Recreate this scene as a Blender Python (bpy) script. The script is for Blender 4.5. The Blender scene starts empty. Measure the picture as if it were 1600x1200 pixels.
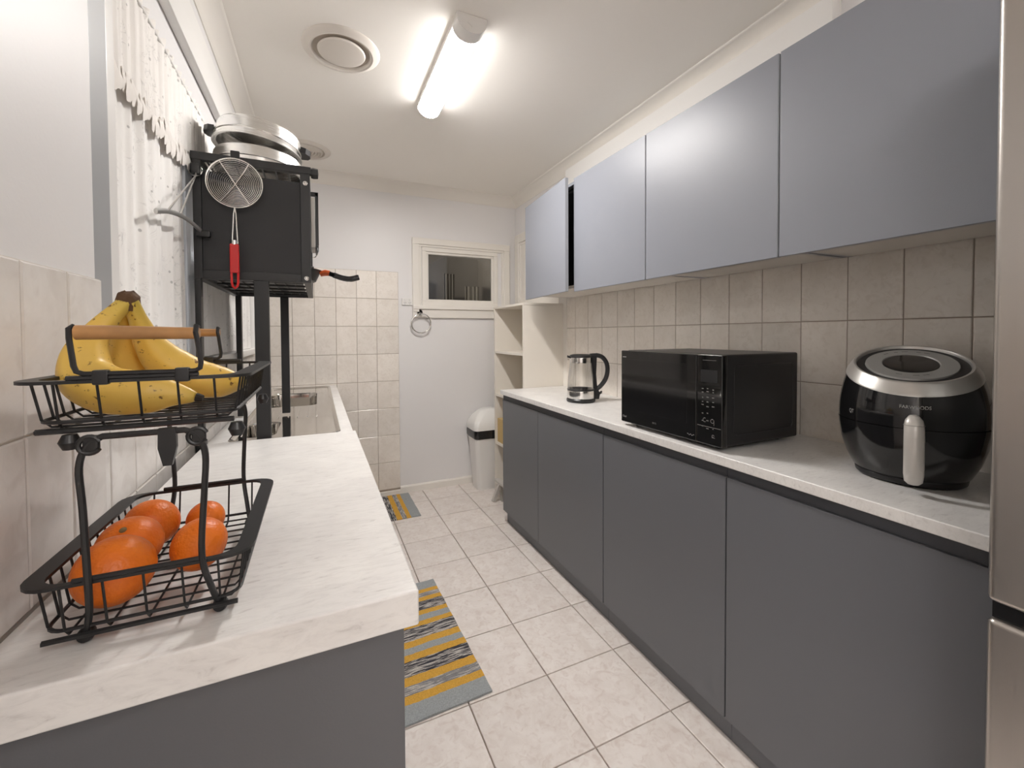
import bpy, bmesh, math, random
from mathutils import Vector, Matrix
random.seed(7)
S = bpy.context.scene
COL = S.collection
R = math.radians
PI = math.pi

# ------------------------------------------------------------------ camera
H = 1.2729
cam_d = bpy.data.cameras.new('camera'); cam = bpy.data.objects.new('camera', cam_d); COL.objects.link(cam)
yaw, pitch, roll = R(24.367), R(1.288), R(-.302)
fw = Vector((math.sin(yaw)*math.cos(pitch), math.cos(yaw)*math.cos(pitch), -math.sin(pitch)))
rt = Vector((math.cos(yaw), -math.sin(yaw), 0)); up = rt.cross(fw)
r2 = rt*math.cos(roll) + up*math.sin(roll); u2 = -rt*math.sin(roll) + up*math.cos(roll)
m = Matrix((r2, u2, -fw)).transposed().to_4x4(); m.translation = (0, 0, H)
cam.matrix_world = m
cam_d.sensor_width = 36; cam_d.lens = 36*659.72/1600
cam_d.shift_x = (800-795.68)/1600; cam_d.shift_y = (536.87-600)/1600
cam_d.clip_start = .02
S.camera = cam
# ------------------------------------------------------------------ light, world, exposure
wd = bpy.data.worlds.new('world'); S.world = wd; wd.use_nodes = True
wd.node_tree.nodes['Background'].inputs[0].default_value = (.010, .012, .018, 1)
wd.node_tree.nodes['Background'].inputs[1].default_value = 1
LAMP_E = 70.0            # emission of the batten diffuser in the photograph
REAR_E = 9.5            # emission of the batten behind the camera; the added fill battens scale from it
LAMP_C = (1, .962, .93)
S.view_settings.view_transform = 'Standard'; S.view_settings.look = 'None'
S.view_settings.exposure = 1.63; S.view_settings.gamma = 1; S.view_settings.use_curve_mapping = False
S.cycles.max_bounces = 12; S.cycles.diffuse_bounces = 10; S.cycles.glossy_bounces = 5
S.cycles.transmission_bounces = 8; S.cycles.transparent_max_bounces = 12
S.cycles.sample_clamp_indirect = 6; S.cycles.caustics_reflective = False; S.cycles.caustics_refractive = False

# ------------------------------------------------------------------ materials
def nt(name):
    mt = bpy.data.materials.new(name); mt.use_nodes = True
    t = mt.node_tree; return mt, t, t.nodes['Principled BSDF'], t.nodes, t.links
def pm(name, c, rough=.5, metal=0., spec=.5, bump=0, bscale=200, coat=0, emit=None, var=0, vscale=6):
    mt, t, b, N, L = nt(name)
    b.inputs['Base Color'].default_value = (*c, 1); b.inputs['Roughness'].default_value = rough
    b.inputs['Metallic'].default_value = metal; b.inputs['Specular IOR Level'].default_value = spec
    if coat: b.inputs['Coat Weight'].default_value = coat; b.inputs['Coat Roughness'].default_value = .05
    tc = N.new('ShaderNodeTexCoord')
    if var or bump:
        nz = N.new('ShaderNodeTexNoise'); nz.inputs['Scale'].default_value = vscale; nz.inputs['Detail'].default_value = 5
        L.new(tc.outputs['Object'], nz.inputs['Vector'])
        if var:
            mp = N.new('ShaderNodeMapRange'); mp.inputs['To Min'].default_value = 1-var; mp.inputs['To Max'].default_value = 1+var
            mp.inputs['From Min'].default_value = .3; mp.inputs['From Max'].default_value = .7
            L.new(nz.outputs['Fac'], mp.inputs['Value'])
            mx = N.new('ShaderNodeVectorMath'); mx.operation = 'SCALE'; mx.inputs[0].default_value = c
            L.new(mp.outputs['Result'], mx.inputs['Scale']); L.new(mx.outputs[0], b.inputs['Base Color'])
        if bump:
            n2 = N.new('ShaderNodeTexNoise'); n2.inputs['Scale'].default_value = bscale; n2.inputs['Detail'].default_value = 3
            L.new(tc.outputs['Object'], n2.inputs['Vector'])
            bp = N.new('ShaderNodeBump'); bp.inputs['Strength'].default_value = bump; bp.inputs['Distance'].default_value = .002
            L.new(n2.outputs['Fac'], bp.inputs['Height']); L.new(bp.outputs['Normal'], b.inputs['Normal'])
    if emit:
        b.inputs['Emission Color'].default_value = (*emit[0], 1); b.inputs['Emission Strength'].default_value = emit[1]
    return mt
def ramp(N, L, src, stops, interp='LINEAR'):
    cr = N.new('ShaderNodeValToRGB'); el = cr.color_ramp.elements; cr.color_ramp.interpolation = interp
    while len(el) > 1: el.remove(el[0])
    el[0].position = stops[0][0]; el[0].color = (*stops[0][1], 1)
    for p, c in stops[1:]:
        e = el.new(p); e.color = (*c, 1)
    L.new(src, cr.inputs[0]); return cr
def mixc(N, L, fac, a, b, mode='MIX'):
    mx = N.new('ShaderNodeMix'); mx.data_type = 'RGBA'; mx.blend_type = mode
    for k, v in ((0, fac), (6, a), (7, b)):
        if isinstance(v, (int, float)): mx.inputs[k].default_value = v
        elif isinstance(v, tuple): mx.inputs[k].default_value = (*v, 1)
        else: L.new(v, mx.inputs[k])
    return mx.outputs[2]
def tile_mat(name, c1, c2, c3, rough, s1=7, s2=38, rnd=.05):
    mt, t, b, N, L = nt(name)
    tc = N.new('ShaderNodeTexCoord'); oi = N.new('ShaderNodeObjectInfo')
    sc = N.new('ShaderNodeVectorMath'); sc.operation = 'SCALE'; sc.inputs[0].default_value = (37, 53, 71)
    L.new(oi.outputs['Random'], sc.inputs['Scale'])
    ad = N.new('ShaderNodeVectorMath'); ad.operation = 'ADD'
    L.new(tc.outputs['Object'], ad.inputs[0]); L.new(sc.outputs[0], ad.inputs[1])
    n1 = N.new('ShaderNodeTexNoise'); n1.inputs['Scale'].default_value = s1; n1.inputs['Detail'].default_value = 6; n1.inputs['Roughness'].default_value = .65; n1.inputs['Distortion'].default_value = .6
    n2 = N.new('ShaderNodeTexNoise'); n2.inputs['Scale'].default_value = s2; n2.inputs['Detail'].default_value = 5; n2.inputs['Distortion'].default_value = 1.2
    L.new(ad.outputs[0], n1.inputs['Vector']); L.new(ad.outputs[0], n2.inputs['Vector'])
    a = ramp(N, L, n1.outputs['Fac'], [(.36, c1), (.62, c2)])
    f = ramp(N, L, n2.outputs['Fac'], [(.5, (0, 0, 0)), (.68, (.55, .55, .55))])
    c = mixc(N, L, f.outputs[0], a.outputs[0], c3)
    mr = N.new('ShaderNodeMapRange'); mr.inputs['To Min'].default_value = 1-rnd; mr.inputs['To Max'].default_value = 1+rnd
    L.new(oi.outputs['Random'], mr.inputs['Value'])
    v = N.new('ShaderNodeVectorMath'); v.operation = 'SCALE'; L.new(c, v.inputs[0]); L.new(mr.outputs[0], v.inputs['Scale'])
    L.new(v.outputs[0], b.inputs['Base Color']); b.inputs['Roughness'].default_value = rough
    bp = N.new('ShaderNodeBump'); bp.inputs['Strength'].default_value = .06; bp.inputs['Distance'].default_value = .002
    L.new(n2.outputs['Fac'], bp.inputs['Height']); L.new(bp.outputs['Normal'], b.inputs['Normal'])
    return mt
def marble_mat(name, rough=.32):
    mt, t, b, N, L = nt(name)
    tc = N.new('ShaderNodeTexCoord'); mp = N.new('ShaderNodeMapping')
    mp.inputs['Rotation'].default_value = (0, 0, R(32)); mp.inputs['Scale'].default_value = (26, 110, 70)
    L.new(tc.outputs['Object'], mp.inputs['Vector'])
    n1 = N.new('ShaderNodeTexNoise'); n1.inputs['Scale'].default_value = 1; n1.inputs['Detail'].default_value = 7; n1.inputs['Roughness'].default_value = .7; n1.inputs['Distortion'].default_value = .9
    L.new(mp.outputs[0], n1.inputs['Vector'])
    n2 = N.new('ShaderNodeTexNoise'); n2.inputs['Scale'].default_value = 9; n2.inputs['Detail'].default_value = 4
    L.new(tc.outputs['Object'], n2.inputs['Vector'])
    a = ramp(N, L, n1.outputs['Fac'], [(.30, (.56, .54, .53)), (.41, (.70, .69, .68)), (.55, (.755, .745, .735))])
    f = ramp(N, L, n2.outputs['Fac'], [(.35, (.93, .925, .92)), (.65, (1.02, 1.02, 1.01))])
    L.new(mixc(N, L, 1., a.outputs[0], f.outputs[0], 'MULTIPLY'), b.inputs['Base Color'])
    b.inputs['Roughness'].default_value = rough
    return mt
def brushed(name, c, rough, ax=(1, 1, 220), strength=.1):
    mt, t, b, N, L = nt(name)
    b.inputs['Base Color'].default_value = (*c, 1); b.inputs['Metallic'].default_value = 1; b.inputs['Roughness'].default_value = rough
    tc = N.new('ShaderNodeTexCoord'); mp = N.new('ShaderNodeMapping'); mp.inputs['Scale'].default_value = ax
    L.new(tc.outputs['Object'], mp.inputs['Vector'])
    nz = N.new('ShaderNodeTexNoise'); nz.inputs['Scale'].default_value = 4; nz.inputs['Detail'].default_value = 4
    L.new(mp.outputs[0], nz.inputs['Vector'])
    mr = N.new('ShaderNodeMapRange'); mr.inputs['To Min'].default_value = rough-strength; mr.inputs['To Max'].default_value = rough+strength
    L.new(nz.outputs['Fac'], mr.inputs['Value']); L.new(mr.outputs[0], b.inputs['Roughness'])
    bp = N.new('ShaderNodeBump'); bp.inputs['Strength'].default_value = .04; bp.inputs['Distance'].default_value = .001
    L.new(nz.outputs['Fac'], bp.inputs['Height']); L.new(bp.outputs['Normal'], b.inputs['Normal'])
    return mt
def glass_mat(name, tint=(1, 1, 1), refl=.06):
    mt = bpy.data.materials.new(name); mt.use_nodes = True; t = mt.node_tree; N = t.nodes; L = t.links
    N.remove(N['Principled BSDF']); o = N['Material Output']
    tr = N.new('ShaderNodeBsdfTransparent'); tr.inputs[0].default_value = (*tint, 1)
    gl = N.new('ShaderNodeBsdfGlossy'); gl.inputs['Roughness'].default_value = .03
    lw = N.new('ShaderNodeLayerWeight'); lw.inputs[0].default_value = .35
    mr = N.new('ShaderNodeMapRange'); mr.inputs['To Min'].default_value = refl; mr.inputs['To Max'].default_value = .6
    L.new(lw.outputs['Facing'], mr.inputs['Value'])
    mx = N.new('ShaderNodeMixShader'); L.new(mr.outputs[0], mx.inputs[0]); L.new(tr.outputs[0], mx.inputs[1]); L.new(gl.outputs[0], mx.inputs[2])
    L.new(mx.outputs[0], o.inputs[0]); return mt

M = {}
M['wall'] = pm('wall_paint', (.75, .74, .74), .42, bump=.10, bscale=150)
M['ceil'] = pm('ceiling_paint', (.90, .872, .825), .7, bump=.03, bscale=90)
M['trim'] = pm('trim_paint', (.78, .75, .70), .35)
M['trimw'] = pm('white_gloss_paint', (.80, .79, .77), .3)
M['greytrim'] = pm('grey_frame_paint', (.345, .355, .365), .4)
M['mull'] = pm('pale_blue_frame_paint', (.60, .65, .71), .35)
M['grout'] = pm('grout', (.36, .305, .255), .9)
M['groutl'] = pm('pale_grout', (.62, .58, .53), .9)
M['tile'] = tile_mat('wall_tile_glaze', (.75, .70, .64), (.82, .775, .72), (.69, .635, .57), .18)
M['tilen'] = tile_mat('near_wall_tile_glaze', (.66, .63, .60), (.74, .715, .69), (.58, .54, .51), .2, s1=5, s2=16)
M['ftile'] = tile_mat('floor_tile_glaze', (.70, .64, .60), (.78, .73, .695), (.60, .515, .47), .33, s1=14, s2=34, rnd=.03)
M['marble'] = marble_mat('marble_laminate')
M['cab'] = pm('grey_blue_cabinet_film', (.235, .247, .280), .36, spec=.38, bump=.10, bscale=420)
M['cabb'] = pm('slate_base_cabinet_film', (.128, .133, .146), .40, bump=.06, bscale=420)
M['cabp'] = pm('slate_film_shaded', (.100, .103, .112), .42, bump=.06, bscale=420)  # base cabinet film, darkened to offset the strong light from the rear
M['edge'] = pm('cabinet_edge_band', (.35, .365, .39), .35)
M['kick'] = pm('dark_recess_board', (.055, .058, .066), .5)
M['white_mel'] = pm('white_melamine', (.74, .71, .66), .22)
M['shelfw'] = pm('cream_shelf_board', (.74, .70, .635), .45)
M['steel'] = brushed('brushed_steel', (.50, .47, .44), .34, (1, 220, 1))
M['sink'] = brushed('sink_steel', (.66, .64, .61), .07, (120, 1, 1), .03)
M['chrome'] = pm('chrome', (.72, .71, .69), .16, 1)
M['alu'] = brushed('aluminium', (.80, .79, .77), .26, (2, 2, 160), .06)
M['blk'] = pm('black_powder_coat', (.012, .012, .013), .42, bump=.05, bscale=600)
M['blkpanel'] = pm('black_panel', (.016, .016, .018), .55, bump=.22, bscale=500)
M['blkgl'] = pm('black_gloss_plastic', (.007, .007, .0075), .10, coat=.3)
M['blkpl'] = pm('black_plastic', (.010, .010, .011), .36)
M['blkdk'] = pm('black_gloss_door', (.006, .006, .006), .06, coat=.4)
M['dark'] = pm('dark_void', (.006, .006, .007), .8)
M['red'] = pm('red_plastic', (.56, .018, .018), .35)
M['wood'] = pm('bamboo_wood', (.40, .205, .075), .42, var=.22, vscale=28)
M['silver'] = pm('silver_paint', (.56, .55, .53), .3, .75)
M['silverd'] = pm('grey_display_ring', (.30, .30, .29), .35, .4)
M['handle'] = pm('pearl_handle', (.60, .58, .55), .3, .25)
M['whitep'] = pm('white_plastic', (.77, .76, .74), .25)
M['vent'] = pm('vent_plastic', (.70, .655, .60), .4)
M['ventd'] = pm('vent_throat', (.45, .40, .34), .6)
M['bag'] = pm('black_bin_liner', (.012, .012, .013), .25, bump=.9, bscale=70)
M['grey'] = pm('grey_plastic', (.48, .46, .43), .45)
M['tan'] = pm('tan_card', (.56, .40, .17), .6)
M['orange_red'] = pm('copper_enamel', (.50, .09, .02), .3)
M['led'] = pm('lit_diffuser', (.9, .9, .9), .5, emit=(LAMP_C, LAMP_E))
M['led_side'] = pm('lit_diffuser_side', (.9, .9, .9), .5, emit=(LAMP_C, 7.0))
M['led_mid'] = pm('lit_diffuser_shoulder', (.9, .9, .9), .5, emit=(LAMP_C, 13.0))
M['led_fill'] = pm('lit_fill_diffuser', (.9, .9, .9), .5, emit=(LAMP_C, REAR_E*3.0))
M['led_rear'] = pm('lit_rear_diffuser', (.9, .9, .9), .5, emit=(LAMP_C, REAR_E))
M['ink'] = pm('pale_print', (.42, .42, .41), .5)
M['inkd'] = pm('dim_print', (.17, .17, .165), .5)
M['inkb'] = pm('dark_print', (.05, .05, .05), .5)
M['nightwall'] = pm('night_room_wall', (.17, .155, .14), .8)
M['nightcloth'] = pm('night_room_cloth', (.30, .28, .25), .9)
M['glass'] = glass_mat('window_glass', (.72, .72, .70), .05)
M['kglass'] = glass_mat('kettle_glass', (.97, .97, .965), .04)
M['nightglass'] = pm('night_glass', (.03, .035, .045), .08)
M['stem_brown'] = pm('banana_crown_brown', (.095, .048, .02), .8, bump=.6, bscale=140)
M['stembtn'] = pm('dry_stem_button', (.17, .11, .045), .8)
M['tipdark'] = pm('banana_tip', (.025, .018, .012), .8)

def banana_mat():
    mt, t, b, N, L = nt('banana_skin')
    tc = N.new('ShaderNodeTexCoord')
    n1 = N.new('ShaderNodeTexNoise'); n1.inputs['Scale'].default_value = 14; n1.inputs['Detail'].default_value = 4
    mp = N.new('ShaderNodeMapping'); mp.inputs['Scale'].default_value = (95, 95, 120)
    n2 = N.new('ShaderNodeTexNoise'); n2.inputs['Scale'].default_value = 1; n2.inputs['Detail'].default_value = 5; n2.inputs['Roughness'].default_value = .62
    L.new(tc.outputs['Object'], n1.inputs['Vector']); L.new(tc.outputs['Object'], mp.inputs['Vector']); L.new(mp.outputs[0], n2.inputs['Vector'])
    a = ramp(N, L, n1.outputs['Fac'], [(.3, (.70, .44, .075)), (.7, (.78, .53, .115))])
    at = N.new('ShaderNodeAttribute'); at.attribute_name = 'green'
    g = mixc(N, L, at.outputs['Fac'], a.outputs[0], (.42, .34, .05))
    sp = ramp(N, L, n2.outputs['Fac'], [(.615, (0, 0, 0)), (.67, (1, 1, 1))])
    L.new(mixc(N, L, sp.outputs[0], g, (.16, .075, .015)), b.inputs['Base Color']); b.inputs['Roughness'].default_value = .42
    return mt
def orange_mat():
    mt, t, b, N, L = nt('orange_peel')
    tc = N.new('ShaderNodeTexCoord')
    v = N.new('ShaderNodeTexNoise'); v.inputs['Scale'].default_value = 230; v.inputs['Detail'].default_value = 1
    n = N.new('ShaderNodeTexNoise'); n.inputs['Scale'].default_value = 22; n.inputs['Detail'].default_value = 4
    L.new(tc.outputs['Object'], v.inputs['Vector']); L.new(tc.outputs['Object'], n.inputs['Vector'])
    a = ramp(N, L, n.outputs['Fac'], [(.3, (.66, .130, .008)), (.7, (.76, .185, .014))])
    L.new(a.outputs[0], b.inputs['Base Color']); b.inputs['Roughness'].default_value = .42; b.inputs['Specular IOR Level'].default_value = .4
    bp = N.new('ShaderNodeBump'); bp.inputs['Strength'].default_value = .6; bp.inputs['Distance'].default_value = .0016
    L.new(v.outputs['Fac'], bp.inputs['Height']); L.new(bp.outputs['Normal'], b.inputs['Normal'])
    return mt
def lace_mat(name, c, holes):
    mt = bpy.data.materials.new(name); mt.use_nodes = True; t = mt.node_tree; N = t.nodes; L = t.links
    b = N['Principled BSDF']; o = N['Material Output']
    tc = N.new('ShaderNodeTexCoord'); mp = N.new('ShaderNodeMapping'); mp.inputs['Scale'].default_value = (0, 1, 1)
    L.new(tc.outputs['Object'], mp.inputs['Vector'])
    vo = N.new('ShaderNodeTexVoronoi'); vo.inputs['Scale'].default_value = 30; L.new(mp.outputs[0], vo.inputs['Vector'])
    nz = N.new('ShaderNodeTexNoise'); nz.inputs['Scale'].default_value = 16; nz.inputs['Detail'].default_value = 5; nz.inputs['Distortion'].default_value = 2.2; L.new(mp.outputs[0], nz.inputs['Vector'])
    sp = ramp(N, L, vo.outputs['Distance'], [(.0, (1, 1, 1)), (.10, (1, 1, 1)), (.13, (0, 0, 0))])
    fl = ramp(N, L, nz.outputs['Fac'], [(.478, (0, 0, 0)), (.50, (1, 1, 1)), (.522, (0, 0, 0))])
    big = N.new('ShaderNodeTexNoise'); big.inputs['Scale'].default_value = 9; L.new(mp.outputs[0], big.inputs['Vector'])
    bm_ = ramp(N, L, big.outputs['Fac'], [(.5, (0, 0, 0)), (.58, (1, 1, 1))])
    fl_ = N.new('ShaderNodeMath'); fl_.operation = 'MULTIPLY'; L.new(fl.outputs[0], fl_.inputs[0]); L.new(bm_.outputs[0], fl_.inputs[1])
    col = mixc(N, L, sp.outputs[0], mixc(N, L, fl_.outputs[0], c, tuple(x*.78 for x in c)), tuple(x*.62 for x in c))
    L.new(col, b.inputs['Base Color']); b.inputs['Roughness'].default_value = .85; b.inputs['Specular IOR Level'].default_value = .15
    bp = N.new('ShaderNodeBump'); bp.inputs['Strength'].default_value = .12; bp.inputs['Distance'].default_value = .002
    L.new(fl.outputs[0], bp.inputs['Height']); L.new(bp.outputs['Normal'], b.inputs['Normal'])
    tl = N.new('ShaderNodeBsdfTranslucent'); L.new(col, tl.inputs[0])
    tr = N.new('ShaderNodeBsdfTransparent')
    m1 = N.new('ShaderNodeMixShader'); m1.inputs[0].default_value = .06
    L.new(b.outputs[0], m1.inputs[1]); L.new(tl.outputs[0], m1.inputs[2])
    m2 = N.new('ShaderNodeMixShader'); m2.inputs[0].default_value = holes
    L.new(m1.outputs[0], m2.inputs[1]); L.new(tr.outputs[0], m2.inputs[2]); L.new(m2.outputs[0], o.inputs[0])
    return mt
def rug_mat(name, axis, lo, hi, bands):
    G = (.33, .35, .355); Y = (.62, .35, .065); B = (.05, .05, .06); W = (.50, .47, .44)
    mt, t, b, N, L = nt(name)
    tc = N.new('ShaderNodeTexCoord'); sx = N.new('ShaderNodeSeparateXYZ'); L.new(tc.outputs['Object'], sx.inputs[0])
    wob = N.new('ShaderNodeTexNoise'); wob.inputs['Scale'].default_value = 45; L.new(tc.outputs['Object'], wob.inputs['Vector'])
    wm = N.new('ShaderNodeMath'); wm.operation = 'MULTIPLY_ADD'; wm.inputs[1].default_value = .008; L.new(wob.outputs['Fac'], wm.inputs[0]); L.new(sx.outputs[axis], wm.inputs[2])
    mr = N.new('ShaderNodeMapRange'); mr.inputs['From Min'].default_value = lo; mr.inputs['From Max'].default_value = hi
    L.new(wm.outputs[0], mr.inputs['Value'])
    tot = sum(w for k, w in bands); p = 0; s1 = []; s2 = []
    for k, w in bands:
        s1.append((p/tot, {'g': G, 'y': Y, 'p': B, 'd': (.22, .22, .23)}[k])); s2.append((p/tot, (1, 1, 1) if k in 'pd' else (0, 0, 0))); p += w
    a = ramp(N, L, mr.outputs[0], s1, 'CONSTANT'); f = ramp(N, L, mr.outputs[0], s2, 'CONSTANT')
    mp = N.new('ShaderNodeMapping'); mp.inputs['Scale'].default_value = (16, 240, 60) if axis == 'Y' else (240, 16, 60)
    L.new(tc.outputs['Object'], mp.inputs['Vector'])
    nz = N.new('ShaderNodeTexNoise'); nz.inputs['Scale'].default_value = 1; nz.inputs['Detail'].default_value = 3; nz.inputs['Distortion'].default_value = .8; L.new(mp.outputs[0], nz.inputs['Vector'])
    wh = ramp(N, L, nz.outputs['Fac'], [(.49, (0, 0, 0)), (.56, (1, 1, 1))])
    fm = N.new('ShaderNodeMath'); fm.operation = 'MULTIPLY'; L.new(wh.outputs[0], fm.inputs[0]); L.new(f.outputs[0], fm.inputs[1])
    c = mixc(N, L, fm.outputs[0], a.outputs[0], W)
    n3 = N.new('ShaderNodeTexNoise'); n3.inputs['Scale'].default_value = 260; L.new(tc.outputs['Object'], n3.inputs['Vector'])
    f3 = ramp(N, L, n3.outputs['Fac'], [(.3, (.82, .82, .82)), (.7, (1.12, 1.12, 1.12))])
    L.new(mixc(N, L, 1., c, f3.outputs[0], 'MULTIPLY'), b.inputs['Base Color']); b.inputs['Roughness'].default_value = .95; b.inputs['Specular IOR Level'].default_value = .1
    bp = N.new('ShaderNodeBump'); bp.inputs['Strength'].default_value = .6; bp.inputs['Distance'].default_value = .003
    L.new(n3.outputs['Fac'], bp.inputs['Height']); L.new(bp.outputs['Normal'], b.inputs['Normal'])
    return mt
M['banana'] = banana_mat(); M['orange'] = orange_mat()
M['laceedge'] = pm('lace_edging_cloth', (.80, .765, .725), .9, spec=.1)
M['lace'] = lace_mat('white_lace', (.91, .895, .87), .02); M['valance'] = lace_mat('ivory_lace', (.92, .895, .86), .02)

# ------------------------------------------------------------------ mesh builder
class MB:
    def __init__(s): s.bm = bmesh.new()
    def box(s, x0, x1, y0, y1, z0, z1, bev=0, seg=2, rot=None):
        mt = Matrix.Translation(((x0+x1)/2, (y0+y1)/2, (z0+z1)/2))
        if rot is not None: mt = mt @ rot
        g = bmesh.ops.create_cube(s.bm, size=1, matrix=mt @ Matrix.Diagonal((abs(x1-x0), abs(y1-y0), abs(z1-z0), 1)))
        if bev:
            ed = list({e for v in g['verts'] for e in v.link_edges})
            bmesh.ops.bevel(s.bm, geom=ed, offset=bev, segments=seg, affect='EDGES', profile=.5, clamp_overlap=True)
        return s
    def tube(s, pts, r, seg=8, closed=False, cap=True, flat=None):
        pts = [Vector(p) for p in pts]; n = len(pts); rs = r if isinstance(r, (list, tuple)) else [r]*n
        rings = []; pu = None
        for i, p in enumerate(pts):
            if closed: d = pts[(i+1) % n]-pts[i-1]
            else: d = pts[min(i+1, n-1)]-pts[max(i-1, 0)]
            d.normalize()
            if pu is None:
                u = d.orthogonal() if abs(d.z) > .9 else Vector((0, 0, 1))-d*d.z
            else: u = pu-d*pu.dot(d)
            u.normalize(); pu = u; v = d.cross(u)
            a = flat if flat else 1
            rings.append([s.bm.verts.new(p+(u*math.cos(2*PI*k/seg)+v*math.sin(2*PI*k/seg)*a)*rs[i]) for k in range(seg)])
        for i in range(n if closed else n-1):
            a, b = rings[i], rings[(i+1) % n]
            for k in range(seg): s.bm.faces.new((a[k], a[(k+1) % seg], b[(k+1) % seg], b[k]))
        if cap and not closed:
            s.bm.faces.new(rings[0][::-1]); s.bm.faces.new(rings[-1])
        return s
    def lathe(s, prof, c=(0, 0, 0), seg=40, ax='Z', fn=None):
        rings = []
        for (r, h) in prof:
            if r < 1e-6:
                q = [(0, 0, h)]
            else: q = [(r*math.cos(2*PI*k/seg), r*math.sin(2*PI*k/seg), h) for k in range(seg)]
            o = []
            for (x, y, z) in q:
                if fn: x, y, z = fn(x, y, z)
                if ax == 'Y': x, y, z = x, z, -y
                if ax == 'X': x, y, z = z, y, -x
                o.append(s.bm.verts.new((x+c[0], y+c[1], z+c[2])))
            rings.append(o)
        for a, b in zip(rings, rings[1:]):
            for k in range(seg):
                k2 = (k+1) % seg
                if len(a) == 1 and len(b) == 1: continue
                if len(a) == 1: s.bm.faces.new((a[0], b[k2], b[k]))
                elif len(b) == 1: s.bm.faces.new((a[k], a[k2], b[0]))
                else: s.bm.faces.new((a[k], a[k2], b[k2], b[k]))
        return s
    def prism(s, pts, vec):
        vec = Vector(vec); a = [s.bm.verts.new(p) for p in pts]; b = [s.bm.verts.new(Vector(p)+vec) for p in pts]
        s.bm.faces.new(a[::-1]); s.bm.faces.new(b)
        for i in range(len(a)):
            j = (i+1) % len(a); s.bm.faces.new((a[i], a[j], b[j], b[i]))
        return s
    def quad(s, *p):
        s.bm.faces.new([s.bm.verts.new(q) for q in p]); return s
    def loop(s, pts): return [s.bm.verts.new(p) for p in pts]
    def bridge(s, a, b):
        n = len(a)
        for k in range(n): s.bm.faces.new((a[k], a[(k+1) % n], b[(k+1) % n], b[k]))
    def holes(s, loops):
        ed = []
        for lp in loops:
            for i in range(len(lp)):
                e = s.bm.edges.get((lp[i], lp[(i+1) % len(lp)])) or s.bm.edges.new((lp[i], lp[(i+1) % len(lp)])); ed.append(e)
        bmesh.ops.triangle_fill(s.bm, use_beauty=True, use_dissolve=False, edges=ed)
def rrect(x0, x1, y0, y1, r, z, n=5):
    o = []
    for cx, cy, a in ((x1-r, y1-r, 0), (x0+r, y1-r, 90), (x0+r, y0+r, 180), (x1-r, y0+r, 270)):
        for k in range(n+1):
            t = R(a+90*k/n); o.append((cx+r*math.cos(t), cy+r*math.sin(t), z))
    return o
def arc(c, r, a0, a1, n, u, v):
    u, v, c = Vector(u), Vector(v), Vector(c)
    return [c+u*(r*math.cos(R(a0+(a1-a0)*k/n)))+v*(r*math.sin(R(a0+(a1-a0)*k/n))) for k in range(n+1)]
def bez(p0, p1, p2, p3, n=10):
    p0, p1, p2, p3 = map(Vector, (p0, p1, p2, p3))
    return [p0*(1-t)**3+p1*3*t*(1-t)**2+p2*3*t*t*(1-t)+p3*t**3 for t in [k/n for k in range(n+1)]]
def smoothpath(pts, n=6):
    pts = [Vector(p) for p in pts]; o = []
    for i in range(len(pts)-1):
        a, b = pts[i], pts[i+1]; pa = pts[max(i-1, 0)]; pb = pts[min(i+2, len(pts)-1)]
        for k in range(n):
            t = k/n; o.append(.5*((2*a)+(b-pa)*t+(2*pa-5*a+4*b-pb)*t*t+(3*a-pa-3*b+pb)*t**3))
    o.append(pts[-1]); return o

def root_loc(p):
    while p.parent: p = p.parent
    return Vector(p.location)
def obj(name, mb, mt, parent=None, world=True, ang=35, smooth=True):
    """links the mesh; geometry given in world coordinates unless world=False (then local to the thing)"""
    bm = mb.bm
    bmesh.ops.recalc_face_normals(bm, faces=bm.faces)
    if parent is not None and world:
        bmesh.ops.translate(bm, vec=-root_loc(parent), verts=bm.verts)
    me = bpy.data.meshes.new(name); bm.to_mesh(me); bm.free()
    me.materials.append(M[mt] if isinstance(mt, str) else mt)
    if smooth:
        me.polygons.foreach_set('use_smooth', [True]*len(me.polygons)); me.set_sharp_from_angle(angle=R(ang))
    o = bpy.data.objects.new(name, me); COL.objects.link(o)
    if parent is not None: o.parent = parent
    if smooth and ang < 100:
        wn = o.modifiers.new('weighted', 'WEIGHTED_NORMAL'); wn.keep_sharp = True
    return o
def tag(o, label=None, cat=None, group=None, kind=None):
    for k, v in (('label', label), ('category', cat), ('group', group), ('kind', kind)):
        if v: o[k] = v
    return o
def thing(name, label, cat, loc=(0, 0, 0), rz=0, group=None):
    o = bpy.data.objects.new(name, None); COL.objects.link(o); o.location = loc; o.rotation_euler = (0, 0, rz)
    o.empty_display_size = .05
    return tag(o, label, cat, group)
def struct(name, mb, mt, label=None):
    o = obj(name, mb, mt, smooth=False); return tag(o, label, None, None, 'structure')
def copy_tree(o, parent=None):
    c = o.copy(); COL.objects.link(c)
    if parent is not None: c.parent = parent
    for ch in list(o.children): copy_tree(ch, c)
    return c
def text(body, size, mat, parent, origin, ux, uy, ext=.0004, align='CENTER'):
    cu = bpy.data.curves.new('lettering', 'FONT'); cu.body = body; cu.size = size; cu.align_x = align; cu.extrude = 0
    to = bpy.data.objects.new('t', cu); COL.objects.link(to)
    me = bpy.data.meshes.new_from_object(to.evaluated_get(bpy.context.evaluated_depsgraph_get()))
    bpy.data.objects.remove(to); bpy.data.curves.remove(cu)
    ux, uy, og = Vector(ux).normalized(), Vector(uy).normalized(), Vector(origin)
    for v in me.vertices: v.co = og+ux*v.co.x+uy*v.co.y
    me.materials.clear(); me.materials.append(M[mat]); me.name = 'lettering'
    o = bpy.data.objects.new('lettering', me); COL.objects.link(o); o.parent = parent; return o

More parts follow.
